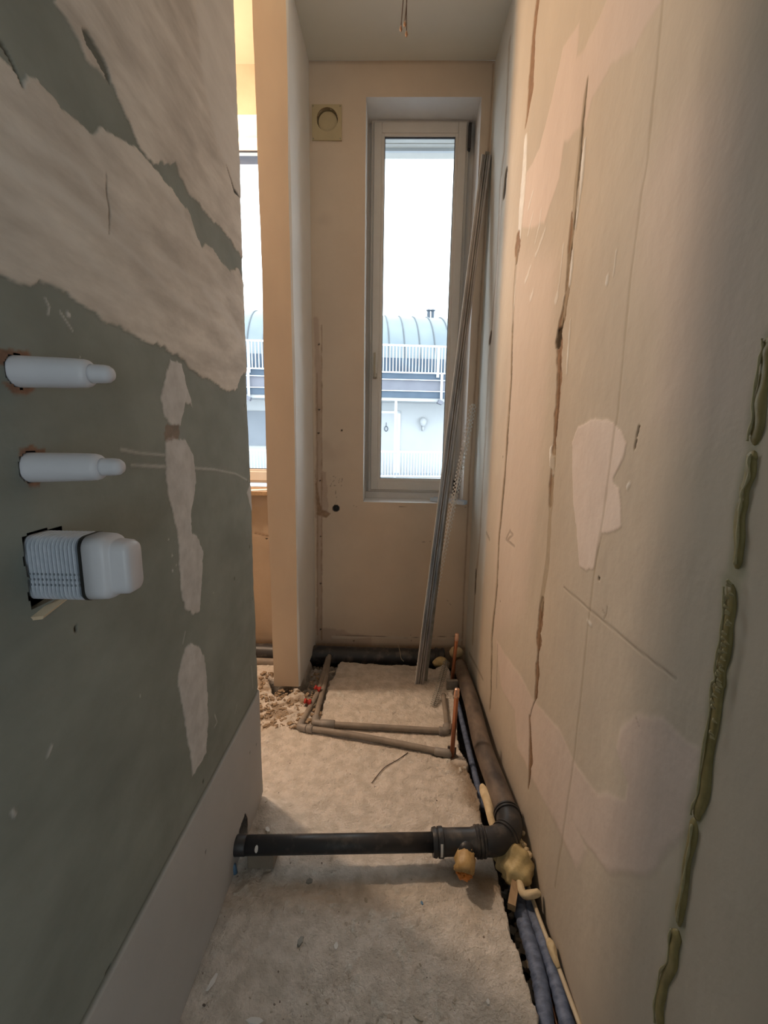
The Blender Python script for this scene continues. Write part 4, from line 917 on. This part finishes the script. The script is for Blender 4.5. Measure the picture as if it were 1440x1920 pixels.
q = MB(); q.add(*lathe([(.02, .0125), (.022, .0155), (.075, .0155), (.077, .0118)], B3-O, B4-B3, 16)); q.build('pipe_sleeve', MAT['greyfit'], r, True)
q = MB(); q.add(*lathe([(-.006, .003), (-.005, .011), (.0, .0115), (.006, .006), (.014, .007), (.018, .010), (.021, .009)], B1*.5+B2*.5+Vector((-.012, .0, .016))-O, (-.75, .0, .4), 14)); q.build('red_valve_cap', MAT['red'], r, True)
q = MB(); bk = P(836, 1372, 'z', .0); q.box((bk.x+.001, bk.y-.02, 0), (bk.x+.02, bk.y+.016, .026), rot=Matrix.Rotation(-.25, 3, 'Z')); tag(q.build('floor_bracket', MAT['drain_dusty'], bevel=.002), 'dark bracket at the right end of the rear grey pipe run', 'bracket')
q = MB(); bk = P(583, 1325, 'z', .0); q.box((bk.x-.016, bk.y-.012, .004), (bk.x+.014, bk.y+.012, .018), rot=Matrix.Rotation(.7, 3, 'Z')); tag(q.build('clip_block', MAT['drain_dusty'], bevel=.001), 'small dark block between the two grey pipes near the red caps', 'block')

# ================================================================== DEBRIS
wires = [([(697,1468),(720,1440),(745,1425),(765,1411)], 'thin bent wire on the floor in front of the grey pipes', 'wire'),
         ([(745,1204),(750,1222),(752,1234),(757,1240)], 'pale curled wire sticking up against the waste pipe', 'wire')]
for i, (px, lab, cat) in enumerate(wires):
    pts = [P(x, y, 'z', .006+.0*k) for k, (x, y) in enumerate(px)] if i == 0 else [P(x, y, 'y', 2.02) for x, y in px]
    q = MB(); q.tube(smoothpath(pts, 5), .0014, 6); tag(q.build('loose_wire', MAT['wire'] if i == 0 else MAT['cream'], smooth=True), lab, cat)
def chip(px, py, sx, sy, sz, mat, name, label, cat, rz=0, up=0, n=6):
    c = P(px, py, 'z', 0); q = MB(); rnd = random.Random(px*31+py); V = []
    for zz in (0, 1):
        for k in range(n):
            a = 2*math.pi*k/n; rr = rnd.uniform(.75, 1.1)*(1-.15*zz); x, y = math.cos(a)*sx*rr, math.sin(a)*sy*rr
            V.append((c.x+x*math.cos(rz)-y*math.sin(rz), c.y+x*math.sin(rz)+y*math.cos(rz), .001+up+zz*sz))
    q.add(V, [tuple(range(n-1, -1, -1)), tuple(range(n, 2*n))]+[(k, (k+1) % n, n+(k+1) % n, n+k) for k in range(n)])
    return tag(q.build(name, mat), label, cat)
chip(630, 1776, .006, .010, .004, MAT['reveal'], 'plaster_chip', 'white oblong chip alone on the grey floor, centre foreground', 'chip')
chip(791, 1695, .004, .006, .003, MAT['bluechip'], 'plastic_chip', 'blue plastic chip on the floor in front of the taped stub', 'chip', .4)
chip(915, 1881, .0045, .007, .004, MAT['reveal'], 'plaster_chip', 'pale chip on the floor beside the near trench', 'chip')
chip(686, 1690, .005, .008, .003, MAT['debris'], 'plaster_chip', 'pale crumb on the floor below the middle of the black pipe', 'chip', .3)
chip(569, 1708, .003, .010, .003, MAT['reveal'], 'plaster_sliver', 'narrow white sliver on the floor at the left, below the pipe', 'chip', -.4)
chip(398, 1842, .005, .018, .003, MAT['reveal'], 'plaster_sliver', 'long white sliver on the floor at the foot of the left wall', 'chip', -.3)
chip(563, 1768, .007, .013, .006, MAT['zincdark'], 'dark_scrap', 'dark crumpled scrap on the grey floor left of the white chip', 'scrap', -.3)
chip(785, 1912, .012, .003, .003, MAT['debris'], 'plaster_sliver', 'pale sliver at the bottom edge of the floor, centre', 'chip', -.4)
chip(478, 1917, .020, .007, .004, MAT['reveal'], 'plaster_offcut', 'white flat offcut on the floor cut by the bottom of the frame', 'offcut', 0)
chip(580, 1655, .010, .008, .005, MAT['zincdark'], 'dark_scrap', 'dark flat scrap on the floor below the block and pipe', 'scrap', .5)
chip(502, 1560, .007, .012, .008, MAT['bead'], 'foil_scrap', 'shiny crumpled scrap behind the black pipe near the left wall', 'scrap', .5)
chip(610, 1248, .018, .008, .006, MAT['debris'], 'rubble_piece', 'grey rubble piece beside the two rear pipe ends', 'rubble', .9)
chip(620, 1262, .030, .006, .005, MAT['debris'], 'plaster_sliver', 'pale pointed sliver on the floor right of the rear pipe ends', 'chip', .6)
def crumbs(name, label, area, n, smin, smax, mat, seed, z0=0):
    rnd = random.Random(seed); q = MB(); k = 0
    while k < n:
        px, py = rnd.uniform(area[0], area[2]), rnd.uniform(area[1], area[3]); c = P(px, py, 'z', 0)
        if c.x < XL+.012 and c.y < YE+.02: continue
        if c.x > .25 or (c.y > 2.0): continue
        if NL-.03 < c.x < NX+.03 and c.y > NY-.02: continue
        s_ = rnd.uniform(smin, smax)*(.6 if rnd.random() < .6 else 1.2); rx = Matrix.Rotation(rnd.uniform(0, 6.28), 3, 'Z') @ Matrix.Rotation(rnd.uniform(-.5, .5), 3, 'X')
        q.box((c.x-s_, c.y-s_*rnd.uniform(.3, .9), z0), (c.x+s_, c.y+s_*rnd.uniform(.3, .9), z0+s_*.8), rot=rx); k += 1
    o = q.build(name, mat); return tag(o, label, 'rubble', kind='stuff')
crumbs('plaster_crumbs', 'pale plaster crumbs strewn over the screed floor', (380, 1330, 960, 1920), 620, .0008, .0026, MAT['debris'], 1)
crumbs('rubble_heap', 'rough rubble heap around the foot of the stub wall', (488, 1265, 600, 1370), 650, .002, .0075, MAT['rubble'], 2, .009)
crumbs('dark_grit', 'dark grit specks on the screed floor', (380, 1300, 980, 1920), 420, .0008, .0024, MAT['drain_dusty'], 3)
rnd = random.Random(4); q = MB()
for i in range(260):      # broken screed in the trenches
    if rnd.random() < .45: c = Vector((rnd.uniform(-.38, .2), rnd.uniform(2.02, 2.06), -.05))
    else:
        y = rnd.uniform(.55, 1.0); c = Vector((rnd.uniform(.30, .37), y, -.06))
    s_ = rnd.uniform(.004, .010); q.box((c.x-s_, c.y-s_, c.z-s_), (c.x+s_, c.y+s_*.7, c.z+s_*.6), rot=Matrix.Rotation(rnd.uniform(0, 3), 3, 'Z') @ Matrix.Rotation(rnd.uniform(-.8, .8), 3, 'X'))
tag(q.build('trench_rubble', MAT['cardboard']), 'dark broken rubble in the bottom of the trenches', 'rubble', kind='stuff')

# ================================================================== OUTSIDE: building across the courtyard
BR = math.radians(6.5); BO = Vector((0, 18.0, 0)); bx = Vector((math.cos(BR), math.sin(BR), 0)); by = Vector((-math.sin(BR), math.cos(BR), 0))
def E(px, py, yl=0.0):
    d = FWD + RT*((px-720)/F) - UP*((py-960)/F); o = Vector((0, 0, CH)); t = ((BO-o).dot(by)+yl)/d.dot(by); w_ = o+d*t-BO
    return w_.dot(bx), w_.z
bd_ = empty('apartment_building', tuple(BO), BR, label='white apartment building with curved zinc roof across the courtyard', cat='building')
X0, X1 = -9.0, 6.0
def ez(py, yl=0.0, px=770): return E(px, py, yl)[1]
zr = ez(597, 4.2); z700 = ez(705, .9); zrail0 = ez(699, 0); zrail1 = ez(648, 0)
# facade body
zc = ez(752, 0); zf = ez(893, 0)
q = MB(); q.box((X0, 1.5, -8), (X1, 7, zc+.6)); q.build('facade_wall', MAT['sky_building'], bd_)
q = MB(); q.box((X0, .05, zc), (X1, 1.5, ez(746, 0))); q.build('canopy_beam', MAT['sky_building'], bd_)
q = MB(); q.box((X0, .0, ez(746, 0)+.005), (X1, 1.6, ez(734, 0))); q.build('fascia_lower', MAT['fasciadark'], bd_)
q = MB(); q.box((X0, -.06, ez(734, 0)), (X1, .1, ez(732.5, 0))); q.box((X0, -.06, ez(713, 0)), (X1, .1, ez(711.5, 0))); q.build('fascia_trim', MAT['outwhite'], bd_)
q = MB(); q.box((X0, .02, ez(732.5, 0)+.003), (X1, 1.6, ez(713, 0)-.003)); q.build('fascia_band', MAT['fasciagrey'], bd_)
q = MB(); q.box((X0, .1, ez(711.5, 0)), (X1, 1.6, ez(700, 0))); q.build('fascia_upper', MAT['fasciadark'], bd_)
# barrel roof
zb = ez(700, 1.0); q = MB(); ns_ = 22; cv = []
for i in range(ns_+1):
    a = math.pi/2*i/ns_; cv.append((1.0+3.4*(1-math.cos(a)), zb+(zr-zb)*math.sin(a)))
cv += [(6.5, zr-.3), (7, zr-1.0)]
V = [(X0, y, z) for y, z in cv]+[(X1, y, z) for y, z in cv]; k = len(cv)
q.add(V, [(i, k+i, k+i+1, i+1) for i in range(k-1)]+[tuple(range(k-1, -1, -1)), tuple(range(k, 2*k))]); q.build('barrel_roof', MAT['roofmetal'], bd_, True).modifiers.new('s', 'EDGE_SPLIT')
q = MB(); q.box((X0, .98, zb-.02), (X1, 1.0, ez(672, 1.0))); q.build('roof_upstand', MAT['fasciadark'], bd_)
sx0 = E(785, 640, 1.6)[0]; stp = E(813, 640, 1.6)[0]-sx0
i = -12
protoseam = None
while sx0+i*stp < X1:
    x = sx0+i*stp; i += 1
    if x < X0+.1: continue
    if protoseam is None:
        q = MB(); q.tube([Vector((0, y, z+.02)) for y, z in cv[:ns_+1]], .028, 6); protoseam = q.build('roof_seam', MAT['roofseam'], bd_); protoseam.location = (x, 0, 0)
    else:
        c = protoseam.copy(); COL.objects.link(c); c.parent = bd_; c.location = (x, 0, 0)
for px in (803.5, 811):
    x, z = E(px, 596, 4.6); z1 = E(px, 581, 4.6)[1]; q = MB(); q.add(*lathe([(-.5, .075), (z1-z-.06, .075), (z1-z-.05, .12), (z1-z, .12)], (x, 4.6, z), (0, 0, 1), 12)); q.build('flue_pipe', MAT['chimney'], bd_)
# rails
def railing(name, z0, z1, x0, x1, step, label, post_px, yl=0, post=.09, bar=.013):
    r = empty(name, (0, 0, 0)); r.parent = bd_
    q = MB(); q.box((x0, yl-.03, z1-.04), (x1, yl+.03, z1+.03)); q.build('handrail', MAT['outwhite'], r)
    q = MB(); q.box((x0, yl-.02, z0-.02), (x1, yl+.02, z0+.03)); q.build('bottom_rail', MAT['outwhite'], r)
    q = MB(); q.box((-bar, -bar, z0), (bar, bar, z1)); p_ = None; x = x0+step; 
    while x < x1:
        if p_ is None: p_ = q.build('baluster', MAT['outwhite'], r); p_.location = (x, yl, 0)
        else: c = p_.copy(); COL.objects.link(c); c.parent = r; c.location = (x, yl, 0)
        x += step
    for px in post_px:
        x = E(px, 670, yl)[0]; q = MB(); q.box((x-post/2, yl-post/2, z0-.15), (x+post/2, yl+post/2, z1)); q.build('rail_post', MAT['outwhite'], r)
xl_, xr_ = E(440, 670)[0], E(850, 670)[0]
railing('roof_railing', zrail0, zrail1, xl_, xr_, .125, '', (822, 466), bar=.015)
railing('gallery_railing', zf, ez(847, 0), xl_, xr_, .115, '', (), bar=.011)
q = MB(); x, _ = E(742, 800, 0.02); q.tube([Vector((x, .1, zf-3)), Vector((x, .1, zc+.05))], .055, 12); q.build('gallery_post', MAT['outwhite'], bd_, True)
for pxx in (828, 466):
    x = E(pxx, 720, -.1)[0]; q = MB(); q.tube([Vector((x, -.12, ez(699, 0))), Vector((x, -.12, ez(755, 0)))], .05, 10); dp = q.build('downpipe', MAT['outwhite'], bd_, True)
    q = MB(); q.box((x-.12, -.2, ez(757, 0)), (x+.06, .1, ez(750, 0)), rot=Matrix.Rotation(.35, 3, 'Y')); q.build('downpipe_shoe', MAT['fasciagrey'], dp)
q = MB(); q.box((X0, 0, zf-.25), (X1, 1.5, zf-.06)); q.build('gallery_floor', MAT['sky_building'], bd_)
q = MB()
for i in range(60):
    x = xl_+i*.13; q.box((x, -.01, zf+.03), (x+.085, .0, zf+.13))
q.build('gallery_crenel_shadows', MAT['outgrey'], bd_)  # crenel shadows at the rail foot drawn as grey boxes
# door, wreath, wall lamp
yw = 1.5; dx0, dz1 = E(700, 770, yw); dx1, _ = E(751, 770, yw)
q = MB(); q.box((dx0, yw-.05, zf-.1), (dx0+.07, yw, dz1)); q.box((dx1-.13, yw-.05, zf-.1), (dx1, yw, dz1)); q.box((dx0, yw-.05, dz1-.10), (dx1, yw, dz1)); dr_ = q.build('entrance_door', MAT['outwhite'], bd_)
q = MB(); q.box((dx0+.07, yw-.02, zf-.1), (dx1-.13, yw-.005, dz1-.1)); q.build('door_leaf', MAT['sky_building'], dr_)
wx_, wz_ = E(724, 804, yw-.05); q = MB()
pth = [Vector((wx_+.07*math.cos(a_), yw-.06, wz_+.10*math.sin(a_))) for a_ in [k*2*math.pi/14 for k in range(15)]]; q.tube(pth, .016, 6, closed=False); q.box((wx_-.01, yw-.07, wz_+.1), (wx_+.01, yw-.05, wz_+.26)); q.build('door_wreath', MAT['chimney'], dr_)
lx, lz = E(793, 793, yw-.1); q = MB(); q.add(*lathe([(0, .03), (.06, .1), (.16, .15), (.28, .14), (.36, .07), (.38, .01)], (lx, yw-.17, lz-.15), (0, 0, 1), 14)); q.box((lx-.03, yw-.18, lz-.33), (lx+.03, yw, lz-.13)); q.build('wall_lantern', MAT['sky_building'], bd_, True)
# a grey panel seen through the other window
gx0, gz1 = E(440, 770, yw-.02); gx1, gz0 = E(560, 836, yw-.02); q = MB(); q.box((gx0, yw-.06, gz0), (gx1, yw-.01, gz1)); q.build('grey_panel', MAT['outgrey'], bd_)
q = MB(); q.box((-25, 2.6, -8.1), (25, 40, -8)); struct(q.build('ground', MAT['outgrey']))
